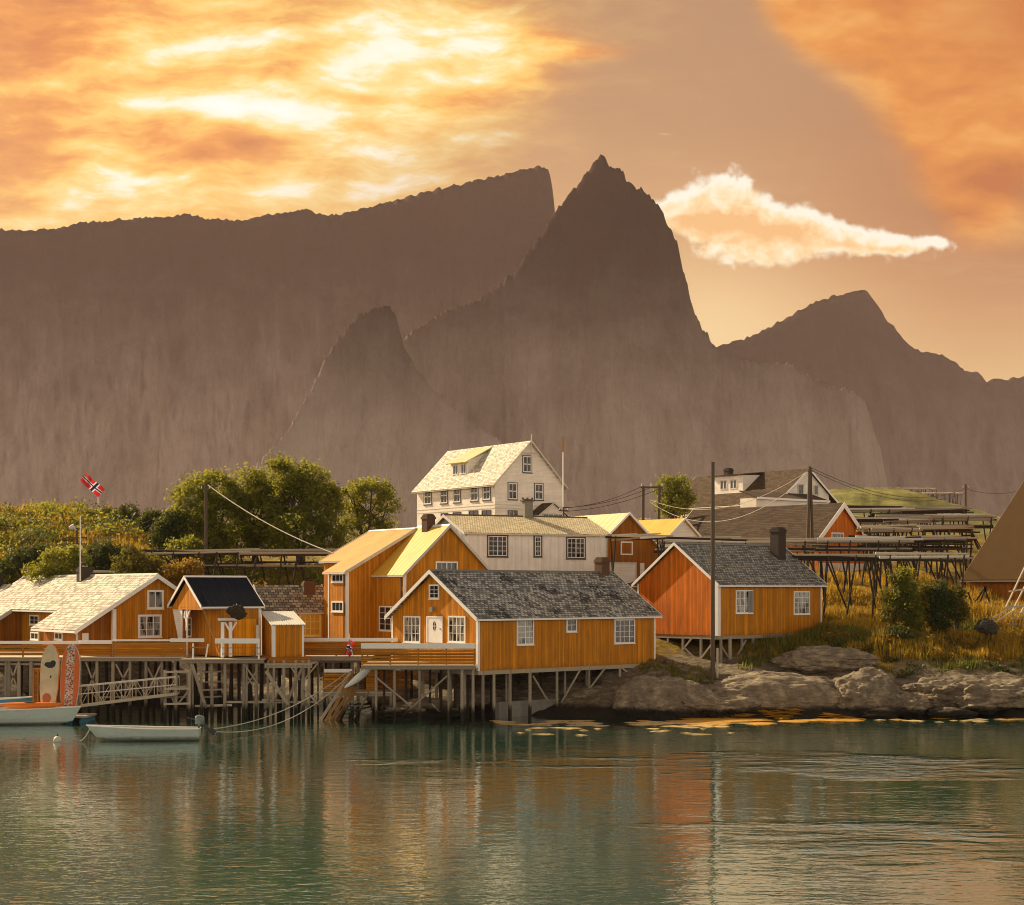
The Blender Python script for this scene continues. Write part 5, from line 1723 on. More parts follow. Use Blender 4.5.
# gangway to the float
T6 = Thing('gangway', 'sloping white-railed gangway leading down to the float on the left', 'gangway', (wpt(128, 113.5, 0).x, 113.5, 0))
g0, g1 = P(77, 706.5, 113.2), P(176, 694, 115)
r0, r1 = P(77, 686.5, 113.2), P(176, 677, 115)
off = Vector((0, 1.1, 0))
T6.bar('deck_board', g0 + off / 2, g1 + off / 2, 1.0, 0.08, 'pale_wood')
for o in (Vector((0, 0, 0)), off):
    T6.bar('side_beam', g0 + o, g1 + o, 0.08, 0.18, 'pale_wood')
    T6.bar('handrail', r0 + o, r1 + o, 0.07, 0.10, 'aged_white')
    n = 9
    for k in range(n + 1):
        f = k / n
        T6.bar('rail_post', g0.lerp(g1, f) + o, r0.lerp(r1, f) + o, 0.045, 0.045, 'pale_wood')
    for k in range(n):
        f, f2 = k / n, (k + 1) / n
        if k % 2:
            T6.bar('rail_brace', r0.lerp(r1, f) + o, g0.lerp(g1, f2) + o, 0.03, 0.04, 'pale_wood')
        else:
            T6.bar('rail_brace', g0.lerp(g1, f) + o, r0.lerp(r1, f2) + o, 0.03, 0.04, 'pale_wood')
T6.bar('handrail', r0 + Vector((0, 0, -.55)), r1 + Vector((0, 0, -.55)), 0.05, 0.07, 'aged_white')

# timber steps frame right of the gangway
T7 = Thing('jetty', 'small low timber jetty at the upper end of the gangway', 'jetty', (wpt(176, 116, 0).x, 116, 0))
for y in (672, 689, 704):
    T7.bar('beam', P(164, y, 115.4), P(190, y - .5, 115.4), 0.10, 0.14, 'pale_wood')
for px in (165, 176, 189.5):
    T7.tube('post', wpt(px, 115.5, -0.9), P(px, 670, 115.5), 0.12, 'weathered_wood')
T7.bar('brace', P(178, 704, 115.4), P(189, 690, 115.4), 0.06, 0.12, 'weathered_wood')
T7.bar('brace', P(168, 690, 115.4), P(176, 706, 115.4), 0.06, 0.12, 'weathered_wood')

# ------------------------------------------------------------------ boats and things on the float
def hull(L, W, Hh, nst=15, rake=0.55, transom=0.7, sheer=0.22, thick=0.05):
    """open boat, bow at -x, keel at z=-0.12; returns outer shell with inner skin"""
    sec = 9
    def ring(f, inset):
        x = -L / 2 + L * f
        wid = W / 2 * (min(1.0, (f / 0.45)) ** 0.62 if f < 0.45 else 1.0 - (1 - transom) * ((f - 0.45) / 0.55) ** 1.8)
        wid = max(wid - inset, 0.012)
        top = Hh + sheer * (1 - f) ** 2.2
        keel = -0.12 + 0.35 * max(0, 1 - f / 0.16) ** 2 + inset
        out = []
        for k in range(sec):
            u = -1 + 2 * k / (sec - 1)
            s = abs(u)
            z = keel + (top - keel) * (s ** 2.6)
            y = math.copysign(wid * min(1, s ** 0.55), u) if s else 0
            xo = x - (rake * ((z - keel) / (top - keel)) * max(0, 1 - f / 0.35)) 
            out.append((xo, y, z))
        return out
    fs = [i / (nst - 1) for i in range(nst)]
    outer = [ring(f, 0) for f in fs]
    inner = [ring(f, thick) for f in fs]
    return outer, inner


def boat(name, label, loc, rot, L, W, Hh, m_out='boat_white', m_in='boat_inside', group=None, thwarts=(0.35, 0.6, 0.85)):
    T = Thing(name, label, 'boat', loc, rot, group)
    outer, inner = hull(L, W, Hh)
    mb = MB()
    mb.rings(outer, close=False, cap=False)
    mb.poly(outer[-1])
    h = T.part(mb, 'hull', m_out, smooth=False)
    mb = MB()
    mb.rings(inner, close=False, cap=False)
    mb.poly([Vector(p) - Vector((0.05, 0, 0)) for p in inner[-1]])
    T.part(mb, 'inner_skin', m_in)
    mb = MB()
    for s in (0, -1):
        for a, b, c, d in zip(outer[:-1], outer[1:], inner[:-1], inner[1:]):
            p, q = Vector(a[s]), Vector(b[s])
            if (q - p).length > 1e-3:
                mb.tube(p + Vector((0, 0, .01)), q + Vector((0, 0, .01)), 0.045, n=6)
    p, q = Vector(outer[-1][0]), Vector(outer[-1][-1])
    mb.tube(p, q, 0.04, n=6)
    T.part(mb, 'gunwale', 'white_paint')
    for f in thwarts:
        i = int(f * (len(outer) - 1))
        yv = abs(outer[i][0][1]) - 0.04
        x = outer[i][4][0]
        T.part(MB().box(x - 0.13, x + 0.13, -yv * 0.97, yv * 0.97, Hh * 0.62, Hh * 0.62 + 0.04), 'thwart', 'pale_wood')
    return T


YB = 99.0
x0, x1 = wpt(88, YB, 0).x, wpt(199, YB, 0).x
RB = boat('rowing_boat', 'small pale open boat with tilted outboard motor, moored in the bay', ((x0 + x1) / 2 + .25, YB, 0.06), math.radians(4), (x1 - x0) - 0.5, 1.75, 0.66, thwarts=(0.3, 0.58, 0.86))
tx = (x1 - x0) / 2 - 0.28
mb = MB()
mb.rings([[(tx - .02 + dx, y, z + 0.62) for (y, z) in ((-.16 * s, .30), (.16 * s, .30), (.2 * s, .55), (.16 * s, .82 * k), (-.16 * s, .82 * k), (-.2 * s, .55))] for dx, s, k in ((-.22, .7, .95), (-.1, 1, 1.05), (.18, 1, 1.0), (.34, .6, .9))])
mo = RB.part(mb, 'outboard_motor', 'motor_grey', smooth=True)
mb = MB()
mb.bar((tx + .18, 0, 0.92), (tx + .85, 0, 0.40), 0.10, 0.16)
mb.bar((tx + .62, 0, 0.64), (tx + .98, 0, 0.34), 0.03, 0.34)
mb.tube((tx + .78, 0, 0.42), (tx + 1.06, 0, 0.22), 0.07, 0.05)
mb.build('motor_leg', 'motor_dark', mo)
mb = MB()
for k in range(3):
    a = 2 * math.pi * k / 3
    mb.bar((tx + 1.0, 0, 0.27), (tx + 1.0 + .05 * math.cos(a), .15 * math.sin(a), 0.27 + .14 * math.cos(a)), 0.08, 0.02)
mb.build('propeller', 'steel', mo)
mb = MB()
mb.bar((tx - .25, 0, 1.2), (tx - .75, .1, 1.32), 0.05, 0.05)
mb.build('tiller', 'motor_dark', mo)
mb = MB()
mb.box(tx - .05, tx + .02, -.2, .2, 0.35, 0.82)
mb.build('motor_bracket', 'motor_dark', mo)

YL = 111
x0, x1 = wpt(-75, YL, 0).x, wpt(76.5, YL, 0).x
LB = boat('moored_boat', 'white open motor boat loaded with an orange kayak, at the left edge', ((x0 + x1) / 2, YL, 0.02), math.radians(180), x1 - x0 - .5, 2.3, 0.95)
YM = 114.3
x0, x1 = wpt(-40, YM, 0).x, wpt(26, YM, 0).x
BB = boat('moored_boat', 'blue boat half hidden behind the white motor boat at the left edge', ((x0 + x1) / 2, YM, 0.1), math.radians(180), x1 - x0, 1.7, 1.35, m_out='boat_blue')


def kayak(name, label, loc, rot, L, W, Hh, mat, tilt=0, roll=0, stripe=None):
    T = Thing(name, label, 'kayak', loc, rot)
    rg = []
    for i in range(17):
        f = i / 16
        w_ = W / 2 * max(0.02, math.sin(math.pi * f) ** 0.7)
        z_ = Hh * 0.5 * max(0.06, math.sin(math.pi * f) ** 0.5)
        rise = 0.10 * abs(2 * f - 1) ** 3
        rg.append([(-L / 2 + L * f, w_ * math.cos(2 * math.pi * k / 10), z_ * math.sin(2 * math.pi * k / 10) + rise) for k in range(10)])
    b = T.part(MB().rings(rg), 'hull', mat, smooth=True)
    mb = MB()
    n = 12
    mb.prism([(0.42 * math.cos(2 * math.pi * k / n), 0.2 * math.sin(2 * math.pi * k / n)) for k in range(n)], lambda x, y: (x, y, Hh * 0.40), lambda x, y: (x, y, Hh * 0.56))
    T.part(mb, 'cockpit', 'motor_dark')
    if stripe:
        mb = MB()
        for s in (-1, 1):
            for i in range(2, 14):
                f, f2 = i / 16, (i + 1) / 16
                pts = []
                for ff in (f, f2):
                    w_ = W / 2 * math.sin(math.pi * ff) ** 0.7
                    pts.append((-L / 2 + L * ff, s * (w_ + 0.004), 0.10 * abs(2 * ff - 1) ** 3))
                mb.bar(pts[0], pts[1], 0.02, 0.06)
        T.part(mb, 'stripe', stripe)
    T.root.rotation_euler = (roll, tilt, rot)
    return T


p = P(30, 705.5, 110.8)
kayak('kayak', 'bright orange kayak lying on the white motor boat', p, math.radians(3), 4.6, 0.75, 0.50, 'kayak_orange')
p = P(361, 675.5, 116.2)
kayak('kayak', 'white kayak with a dark stripe propped at the head of the landing steps', p, math.radians(24), 3.1, 0.62, 0.40, 'white_paint', tilt=math.radians(-36), roll=math.radians(-80), stripe='motor_dark')

# float and the wooden stand holding two upright boards
T8 = Thing('float', 'low floating raft under the two upright boards', 'raft', (wpt(62, 112.6, 0).x, 112.6, 0))
x0, x1 = wpt(22, 112.6, 0).x, wpt(88, 112.6, 0).x
floor_slab(T8, [(x0, 112.2), (x1, 112.2), (x1, 115), (x0, 115)], 0.32, 0.44)
for xx in np.linspace(x0 + .3, x1 - .3, 5):
    T8.tube('drum', (xx, 112.4, 0.06), (xx, 114.8, 0.06), 0.26, 'boat_blue', n=10)
YS = 112.9
T9 = Thing('board_stand', 'ochre timber stand holding two upright boards on the raft', 'stand', (wpt(58, YS, 0).x, YS, 0.44))
for px in (33.5, 38, 57, 59.5, 76.5):
    T9.bar('post', P(px, 711, YS + .15), P(px, 669 if px < 60 else 672, YS + .15), 0.13, 0.13, 'warm_wood')
for y in (669, 690):
    T9.bar('crossbar', P(33, y, YS + .30), P(78, y, YS + .30), 0.08, 0.14, 'warm_wood')
pa = T9.l(P(34, 708, YS + .4))
pb = T9.l(P(77, 670, YS + .4))
T9.part(MB().box(pa.x, pb.x, pa.y, pa.y + 0.05, pa.z, pb.z), 'back_panel', 'ochre_planks')


def upright_board(label, px, Y, py0, py1, wpx, mat, lean, trim):
    base = P(px, py1, Y)
    Hh = (py1 - py0) * Y / F
    W = wpx * Y / F
    T = Thing('paddle_board', label, 'board', base, 0, 'boards standing on the raft')
    out = []
    n = 26
    for i in range(n + 1):
        f = i / n
        w_ = W / 2 * (min(1, 0.72 + 0.9 * f) if f < 0.3 else 1.0) * (1 - max(0, (f - 0.62) / 0.38) ** 2.3) ** 0.62
        out.append((max(w_, 0.03), f * Hh))
    prof = [(-w_, z) for w_, z in out] + [(w_, z) for w_, z in out[::-1]]
    b = MB().prism(prof, lambda x, z: (x, -0.09 - 0.10 * (z / Hh) ** 3, z), lambda x, z: (x * 0.96, 0.07, z)).build('board', mat, T.root)
    e = MB()
    for (wa, za), (wb, zb) in zip(out[:-1], out[1:]):
        for s in (-1, 1):
            e.tube((s * wa, 0, za), (s * wb, 0, zb), 0.05, n=6)
    e.build('edge_strip', trim, T.root)
    T.root.rotation_euler = (math.radians(-4), math.radians(lean), 0)
    return T


m, w = new_mat('board_cream')
o = objco(w)
x, y, z = w.sep(o)
nn = w.noise(o, 2.2, 4)
def spot(cx, cz, rx, rz):
    a = w.m('DIVIDE', w.m('SUBTRACT', x, cx), rx)
    b = w.m('DIVIDE', w.m('SUBTRACT', z, cz), rz)
    return w.smooth(w.m('ADD', w.m('ADD', w.m('MULTIPLY', a, a), w.m('MULTIPLY', b, b)), w.m('MULTIPLY', w.m('SUBTRACT', nn, 0.5), 1.6)), 1.0, 0.75)
c = w.mix(w.smooth(w.noise(o, 1.2, 5), 0.4, 0.8), (0.62, 0.52, 0.34, 1), (0.46, 0.34, 0.18, 1))
c = w.mix(spot(0.0, 3.02, 0.40, 0.22), c, (0.02, 0.02, 0.02, 1))
c = w.mix(spot(0.22, 3.15, 0.2, 0.2), c, (0.02, 0.02, 0.02, 1))
c = w.mix(spot(0.10, 2.2, 0.06, 0.12), c, (0.05, 0.04, 0.03, 1))
c = w.mix(spot(-0.12, 0.7, 0.35, 0.4), c, (0.42, 0.12, 0.05, 1))
finish(m, w, c, 0.5, 0.3)
m, w = new_mat('board_orange')
o = objco(w)
x, y, z = w.sep(o)
v = w.noise(w.n('ShaderNodeMapping', {'Vector': o, 'Scale': (1, 1, 0.8)}).outputs[0], 5.5, 4, 0.7, 1.5)
v2 = w.noise(o, 9.0, 3, 0.6, 1.0)
mid = w.smooth(w.m('ABSOLUTE', w.m('ADD', x, w.m('MULTIPLY', w.m('SUBTRACT', v, 0.5), 0.35))), 0.34, 0.24)
c = w.mix(w.m('MULTIPLY', mid, w.smooth(v, 0.47, 0.50)), (0.62, 0.13, 0.02, 1), (0.62, 0.55, 0.46, 1))
c = w.mix(w.m('MULTIPLY', mid, w.smooth(v2, 0.55, 0.58)), c, (0.03, 0.025, 0.025, 1))
finish(m, w, c, 0.5, 0.3)
upright_board('cream board with black patches and a red edge, standing left on the raft', 48, 112.5, 644, 708, 18, 'board_cream', 2, 'kayak_orange')
upright_board('orange board with black and white leaf pattern, standing right on the raft', 68.5, 112.45, 644, 710, 18, 'board_orange', 2, 'aged_white')

# mooring buoy and ropes
p = P(57.5, 742, 98)
T = Thing('mooring_buoy', 'round pale mooring buoy floating left of the small open boat', 'buoy', (p.x, p.y, 0.05))
rg = [[(0.26 * math.sin(t) * math.cos(a), 0.26 * math.sin(t) * math.sin(a), 0.05 + 0.26 * math.cos(t)) for a in np.linspace(0, 2 * math.pi, 12, endpoint=False)] for t in np.linspace(0.15, 2.9, 9)]
T.part(MB().rings(rg), 'ball', 'buoy_white', smooth=True)
T.part(MB().tube((0, 0, 0.28), (0, 0, 0.42), 0.05, 0.05), 'eye', 'motor_dark')


def cable(name, label, cat, a, b, sag, r, mat, group=None, n=18):
    a, b = Vector(a), Vector(b)
    o = (a + b) / 2
    pts = [a.lerp(b, k / n) - Vector((0, 0, 4 * sag * (k / n) * (1 - k / n))) - o for k in range(n + 1)]
    ob = MB().path(pts, r, 5).build(name, mat)
    ob.location = o
    return tag(ob, label, cat, group)


cable('mooring_rope', 'upper mooring rope from the outboard boat up to the landing rail', 'rope', P(212, 729, 99.3), P(346, 673, 116.5), 0.75, 0.035, 'rope', 'mooring ropes')
cable('mooring_rope', 'lower slacker mooring rope from the outboard boat to the landing stair', 'rope', P(211, 731, 99.4), P(350, 674, 116.4), 1.35, 0.032, 'rope', 'mooring ropes')
cable('mooring_rope', 'short rope running from the small boat bow to the buoy', 'rope', P(90, 728, 98.5), P(79, 741, 98), 0.2, 0.025, 'rope', 'mooring ropes')

# dark bundle hanging on the hoist house and small flag on the deck rail
p = P(236, 612, 116.6)
T = Thing('hanging_bundle', 'dark bundled net hanging on the navy roofed boathouse above the white porch post', 'net', p)
bm = bmesh.new()
bmesh.ops.create_icosphere(bm, subdivisions=3, radius=1)
for vv in bm.verts:
    c0 = vv.co.copy()
    k = 1 + 0.35 * noise.fractal(c0 * 1.7, 0.7, 2.1, 3)
    vv.co = Vector((c0.x * 0.68 * k, c0.y * 0.35 * k, c0.z * 0.50 * k + 0.12 * c0.x * 0.3))
    if c0.z < -0.2:
        vv.co.x += 0.25
me = bpy.data.meshes.new('net')
bm.to_mesh(me)
bm.free()
me.materials.append(G('tarp_dark'))
link('net', me, T.root)
T.tube('hook', P(236, 609, 116.6), P(237, 604, 117.2), 0.04, 'motor_dark')

m, w = new_mat('flag_cloth')
uv = w.n('ShaderNodeTexCoord').outputs['UV']
u, v, _ = w.sep(uv)
def band(s, c, h):
    return w.m('LESS_THAN', w.m('ABSOLUTE', w.m('SUBTRACT', s, c)), h)
wh = w.m('MAXIMUM', band(u, 8 / 22, 2 / 22), band(v, 0.5, 2 / 16))
bl = w.m('MAXIMUM', band(u, 8 / 22, 1 / 22), band(v, 0.5, 1 / 16))
c = w.mix(bl, w.mix(wh, (0.62, 0.03, 0.04, 1), (0.75, 0.72, 0.70, 1)), (0.012, 0.02, 0.12, 1))
finish(m, w, c, 0.8, 0.2, transl=(0.35, c))


def flag_mesh(W, Hh, wav, droop, nx=16, nz=8):
    mb = MB()
    def pt(i, k):
        u, v = i / nx, k / nz
        return (W * u * (1 - droop * .3), wav * math.sin(u * 7 + v * 1.5) * (0.3 + u), -Hh * (1 - v) - droop * W * u * 0.75 - 0.04 * math.sin(u * 9 + v * 4))
    for i in range(nx):
        for k in range(nz):
            uvq = [(i / nx, k / nz), ((i + 1) / nx, k / nz), ((i + 1) / nx, (k + 1) / nz), (i / nx, (k + 1) / nz)]
            mb.poly([pt(i, k), pt(i + 1, k), pt(i + 1, k + 1), pt(i, k + 1)], uvq)
    return mb


p = P(99, 516, 181)
T = Thing('flagpole', 'slanting flagpole on the left hilltop flying a red flag', 'flagpole', (p.x, p.y, p.z - 1))
top = P(98, 497, 181)
T.tube('pole', (p.x, p.y, p.z - 1), top, 0.08, 'white_paint', r1=0.05)
fo = flag_mesh(2.9, 1.15, 0.36, 0.0).build('flag', 'flag_cloth', T.root)
fo.location = T.l(top)
fo.rotation_euler = (0, math.radians(-138), 0)
p = P(352.5, 655, 120.3)
T = Thing('small_flag', 'small red white and blue flag hanging limp on the middle deck rail', 'flag', (p.x, p.y, p.z))
T.tube('staff', (p.x, p.y, p.z), P(349, 633, 120.3), 0.03, 'white_paint')
fo = flag_mesh(0.55, 1.15, 0.12, 0.35, 8, 6).build('flag', 'flag_cloth', T.root)
fo.location = T.l(P(349.5, 639, 120.25))
fo.rotation_euler = (0, math.radians(18), math.radians(15))

# ------------------------------------------------------------------ poles and wires
def gz(px, Y):
    return th((px - CX) * Y / F, Y)


def upole(label, px, Y, top, r, mat='pole_wood', cross=None, lean=0.0, name='utility_pole', base=None, group='utility poles'):
    b = wpt(px, Y, (gz(px, Y) if base is None else base) - 0.3)
    t = P(px + lean, top, Y)
    T = Thing(name, label, 'pole', (b.x, b.y, b.z), 0, group)
    T.tube('shaft', b, t, r, mat, r1=r * 0.8, n=10)
    for (dy, w_, pxo) in cross or ():
        z = t.z - dy
        T.bar('crossarm', (t.x - w_ / 2 + pxo, t.y - r - .05, z), (t.x + w_ / 2 + pxo, t.y - r - .05, z), 0.1, 0.12, mat)
        for s in (-0.42, 0.42):
            T.tube('insulator', (t.x + pxo + s * w_, t.y - r - .05, z + .06), (t.x + pxo + s * w_, t.y - r - .05, z + .25), 0.05, 'white_paint', n=6)
    return T


PM = upole('tall bare wooden pole in front of the second cabin', 712.8, 122.5, 462, 0.175, 'pole_wood')
zb = gz(712.8, 122.5)
PM.bar('marker_post', (PM.M.translation.x + 0.34, 122.4, zb - .2), (PM.M.translation.x + 0.34, 122.4, zb + 2.4), 0.16, 0.1, 'pale_wood')
PL = upole('wooden power pole standing before the trees on the left', 206, 152, 484, 0.17, cross=((0.5, 0.9, 0),))
PC = upole('thin white pole rising beside the boathouse chimney', 80.3, 124, 516, 0.055, 'white_paint', base=zat(577, 124), name='aerial_pole')
PD = upole('short power pole with lamp on the left hillside behind the pale roof', 77, 150, 528, 0.13, cross=((0.9, 2.0, 0), (1.5, 2.0, 0)))
hp = T.l
lamp = MB().tube(PD.l(P(77, 530, 149.8)), PD.l(P(73, 527, 149.6)), 0.04)
PD.part(lamp, 'lamp_arm', 'steel')
PD.part(MB().tube(PD.l(P(74, 526.5, 149.6)), PD.l(P(69.5, 528, 149.6)), 0.28, 0.16, 8), 'lamp_head', 'aged_white')
# two-legged frame with crossbar
pa, pb = wpt(643, 185, gz(643, 185) - .3), wpt(658.5, 185, gz(658.5, 185) - .3)
T = Thing('power_trestle', 'two-legged wooden power frame with crossbar beside the yellow-green tree', 'pole', ((pa.x + pb.x) / 2, 185, pa.z), 0, 'utility poles')
T.tube('leg', pa, P(643.3, 486, 185), 0.17, 'pole_wood')
T.tube('leg', pb, P(659.5, 486, 185), 0.17, 'pole_wood')
T.bar('crossarm', P(640.5, 487.3, 184.75), P(663, 487.3, 184.75), 0.14, 0.2, 'pole_wood')
for px in (641.5, 651, 662):
    T.tube('insulator', P(px, 487, 184.75), P(px, 483.5, 184.75), 0.06, 'white_paint')
# double pole
pa, pb = wpt(807, 158, gz(807, 158) - .3), wpt(813.5, 158, gz(813.5, 158) - .3)
T = Thing('double_pole', 'leaning double wooden pole before the brown roofs', 'pole', ((pa.x + pb.x) / 2, 158, pa.z), 0, 'utility poles')
T.tube('leg', pa, P(809.6, 466.5, 158), 0.19, 'pole_wood', r1=0.15)
T.tube('leg', pb, P(810.4, 467.5, 158.2), 0.17, 'pole_wood', r1=0.13)
T.bar('crossarm', P(806.5, 471, 157.8), P(813.5, 471, 157.8), 0.1, 0.12, 'pole_wood')
PR = upole('lone power pole on the right skyline above the fish racks', 965.5, 235, 484, 0.2, cross=((0.6, 1.0, 0),))
PW = upole('short pole with crossarms near the white porch of the hilltop house', 563.5, 178, 507, 0.12, cross=((0.4, 1.1, 0),))
FP = upole('bare flagpole with rusty top beside the hilltop white house', 563, 184, 437, 0.09, 'white_paint', name='flagpole', group=None)
FP.tube('rusty_top', P(563, 437, 184), P(563, 452, 184), 0.11, 'warm_wood')

WG = 'overhead wires'
cable('power_line', 'thick pale cable sloping from the left power pole down to the yellow roof', 'cable', P(208, 485, 151.8), P(333, 553, 136), 0.55, 0.05, 'rope', WG)
for k, (ya, yb, lab) in enumerate(((496, 486.5, 'uppermost'), (501.5, 488, 'middle'), (505.5, 489.5, 'lowest'))):
    cable('power_line', lab + ' wire between the hilltop villa pole and the two-legged power frame', 'cable', P(563, ya + 6 if k else 508, 178), P(641.5 + 8 * k, yb, 184.7), 0.5, 0.03, 'wire_dark', WG)
for k, (ya, yb, lab) in enumerate(((468, 489, 'upper'), (470.5, 493, 'lower'))):
    cable('power_line', lab + ' wire from the double pole to the right skyline pole', 'cable', P(812, ya, 158), P(965, yb, 234.8), 2.0, 0.03, 'wire_dark', WG)
cable('power_line', 'wire leaving the right skyline pole towards the grey roof', 'cable', P(966, 489, 234.8), P(1040, 484, 234), 1.0, 0.03, 'wire_dark', WG)
for k, (ya, yb, sag, lab) in enumerate(((521, 470, 2.3, 'upper sagging'), (523, 474, 3.4, 'lower sagging'))):
    cable('power_line', lab + ' wire across the brown roofs to the double pole', 'cable', P(650, 500 + 2 * k, 184), P(809, yb, 157.9), sag, 0.03, 'rope', WG)
cable('power_line', 'upper thin wire from the hillside lamp pole towards the trees', 'cable', P(84, 533, 149.8), P(150, 520, 160), 0.5, 0.02, 'wire_grey', WG)
cable('power_line', 'lower thin wire from the hillside lamp pole towards the trees', 'cable', P(84, 537.5, 149.8), P(150, 525, 160), 0.5, 0.02, 'wire_grey', WG)

# ------------------------------------------------------------------ fish drying racks
def rack(label, px0, px1, Y, top, nframes, layers=3, depth=2.6, slope=0.0, pole_mat='pale_wood', leg_mat='dark_wood', cross=26, seed=0, thick=0.075, props=2.2, stack=2, low=None):
    """a drying rack: leaning legs in pairs, long rails lashed in bundles, short poles laid across the top, props between"""
    R = random.Random(seed * 13 + 5)
    x0, x1 = wpt(px0, Y, 0).x, wpt(px1, Y, 0).x
    zt = zat(top, Y)
    T = Thing('fish_rack', label, 'drying rack', ((x0 + x1) / 2, Y, gz((px0 + px1) / 2, Y)), 0, 'fish drying racks')
    dz = (x1 - x0) * slope
    for f in range(nframes):
        fx = f / (nframes - 1)
        x = x0 + 0.4 + (x1 - x0 - 0.8) * fx + R.uniform(-.5, .5)
        zz = zt + dz * fx
        for s in (-1, 1):
            yy = Y + (0 if s < 0 else depth)
            gx = x + s * R.uniform(0.1, 0.9)
            gy = yy + s * 0.6
            zg = th(gx, gy) - 0.25
            T.tube('leg', (gx, gy, zg), (x - s * R.uniform(0, 0.3), yy, zz + 0.1), 0.10, leg_mat, r1=0.075, n=6)
        if R.random() < 0.45:
            T.tube('brace', (x + R.uniform(1, 2.6), Y + .4, th(x + 1, Y) + 0.1), (x, Y + .3, zz - 0.3), 0.075, leg_mat, n=6)
    tiers = [(0.0, stack)] + ([(-low, 1)] if low else [])
    for tz, nst in tiers:
        for k in range(layers):
            yy = Y + depth * k / max(1, layers - 1)
            for q in range(nst):
                seg = max(2, int((x1 - x0) / 6.5))
                for s in range(seg):
                    if q and R.random() < 0.25:
                        continue
                    xa = x0 + (x1 - x0) * s / seg - R.uniform(-.2, 1.0)
                    xb = x0 + (x1 - x0) * (s + 1) / seg + R.uniform(-.2, 1.0)
                    za, zb = [zt + tz + dz * (xx - x0) / (x1 - x0) + R.uniform(-.14, .16) + 0.13 * k - 0.16 * q for xx in (xa, xb)]
                    yo = yy + R.uniform(-.08, .08) + 0.12 * q
                    T.tube('rail', (xa, yo, za), (xb, yo, zb), thick * R.uniform(.85, 1.25), (leg_mat if R.random() < .7 else 'weathered_wood') if q or tz else R.choice([pole_mat, pole_mat, 'weathered_wood', 'aged_white', leg_mat]), r1=thick * R.uniform(.6, .95), n=6)
    mb = MB()
    for c in range(cross):
        x = x0 + (x1 - x0) * (c + R.uniform(.1, .9)) / cross
        zz = zt + dz * (x - x0) / (x1 - x0) + 0.22
        tl = R.uniform(-.05, .07)
        mb.tube((x, Y - R.uniform(.2, .9), zz - tl), (x + R.uniform(-.4, .4), Y + depth + R.uniform(.2, .6), zz + .10 + 0.13 * layers * .5 + tl), 0.055, 0.04, 5)
    T.part(mb, 'cross_poles', pole_mat)
    if props:
        mb = MB()                                               # the thicket of props underneath
        for c in range(int((x1 - x0) * props)):
            x = R.uniform(x0, x1)
            yy = Y + R.uniform(0.3, depth)
            zz = zt + dz * (x - x0) / (x1 - x0)
            mb.tube((x, yy, th(x, yy) - .1), (x + R.uniform(-.5, .5), yy + R.uniform(-.3, .3), zz + .1), 0.06, 0.045, 5)
        T.part(mb, 'props', leg_mat)
    return T


rack('nearest fish rack on the right, long low rail above the golden grass', 800, 968, 138, 556, 8, 2, 1.6, 0.0, cross=8, seed=1, thick=0.13, stack=3, props=0.8)
rack('second fish rack from the front, its pale poles running past the second cabin chimney', 664, 905, 146, 541.5, 10, 4, 2.8, 0.0, cross=46, seed=2, thick=0.12, stack=2, props=1.6, low=0.9)
rack('fish rack ending against the grey barn roof, third from the front', 862, 968, 154, 540, 6, 4, 2.8, 0.005, cross=26, seed=3, thick=0.12, stack=3, props=2.6, low=1.0)
rack('fish rack with pale level rail, fourth from the front', 870, 972, 163, 529, 6, 4, 2.8, 0.0, cross=24, seed=4, thick=0.12, stack=3, props=3.2, low=1.1)
rack('fish rack just right of the orange barn gable, fifth from the front', 852, 932, 172, 521, 5, 4, 3.0, 0.01, cross=22, seed=5, thick=0.12, stack=3, props=3.2, low=1.1)
rack('dark fish rack near the top of the slope under the skyline pole', 880, 992, 184, 517.5, 6, 4, 3.0, 0.004, pole_mat='weathered_wood', cross=28, seed=6, thick=0.13, stack=3, props=3.4, low=1.2)
rack('uppermost fish rack on the right against the green hill', 846, 968, 196, 509, 7, 4, 3.2, -0.004, pole_mat='weathered_wood', cross=28, seed=7, thick=0.13, stack=3, props=3.0, low=1.3)
rack('short piece of fish rack above the garage house roof edge', 612, 664, 143, 537, 2, 3, 2.2, 0.0, cross=14, seed=8, props=0, thick=0.11, stack=2)
rack('long fish rack below the left trees, behind the patterned slate roof', 146, 346, 147, 553, 10, 4, 3.4, 0.0, cross=60, seed=9, thick=0.12, stack=2, props=4.0, low=1.3)
rack('low fish rack half hidden behind the pale boathouse roof', 66, 134, 146, 572, 3, 2, 2.0, 0.0, cross=9, seed=10, thick=0.12, stack=2, props=0)

# ladder rack and pallets at the right edge
T = Thing('ladder_frame', 'leaning timber ladder frame at the right edge before the grey barn', 'frame', P(1010, 622, 131))
for a, b in (((1006, 607), (1030, 556)), ((1012, 612), (1040, 556)), ((1020, 615), (1046, 560))):
    T.bar('side_pole', P(*a, 131), P(*b, 132.5), 0.11, 0.11, 'pale_wood')
T.bar('rung', P(1009, 591.5, 130.9), P(1034, 588, 130.9), 0.12, 0.12, 'pale_wood')
T.bar('rung', P(1004, 607.5, 130.9), P(1026, 606, 130.9), 0.12, 0.12, 'pale_wood')
T.bar('prop', P(992, 618, 130.6), P(1012, 607, 130.9), 0.10, 0.10, 'pale_wood')
T.bar('prop', P(995, 622, 130.4), P(1016, 609, 130.9), 0.10, 0.10, 'pale_wood')
T = Thing('pallet_stack', 'stack of grey pallets under the ladder frame at the right edge', 'pallets', P(1022, 625, 131))
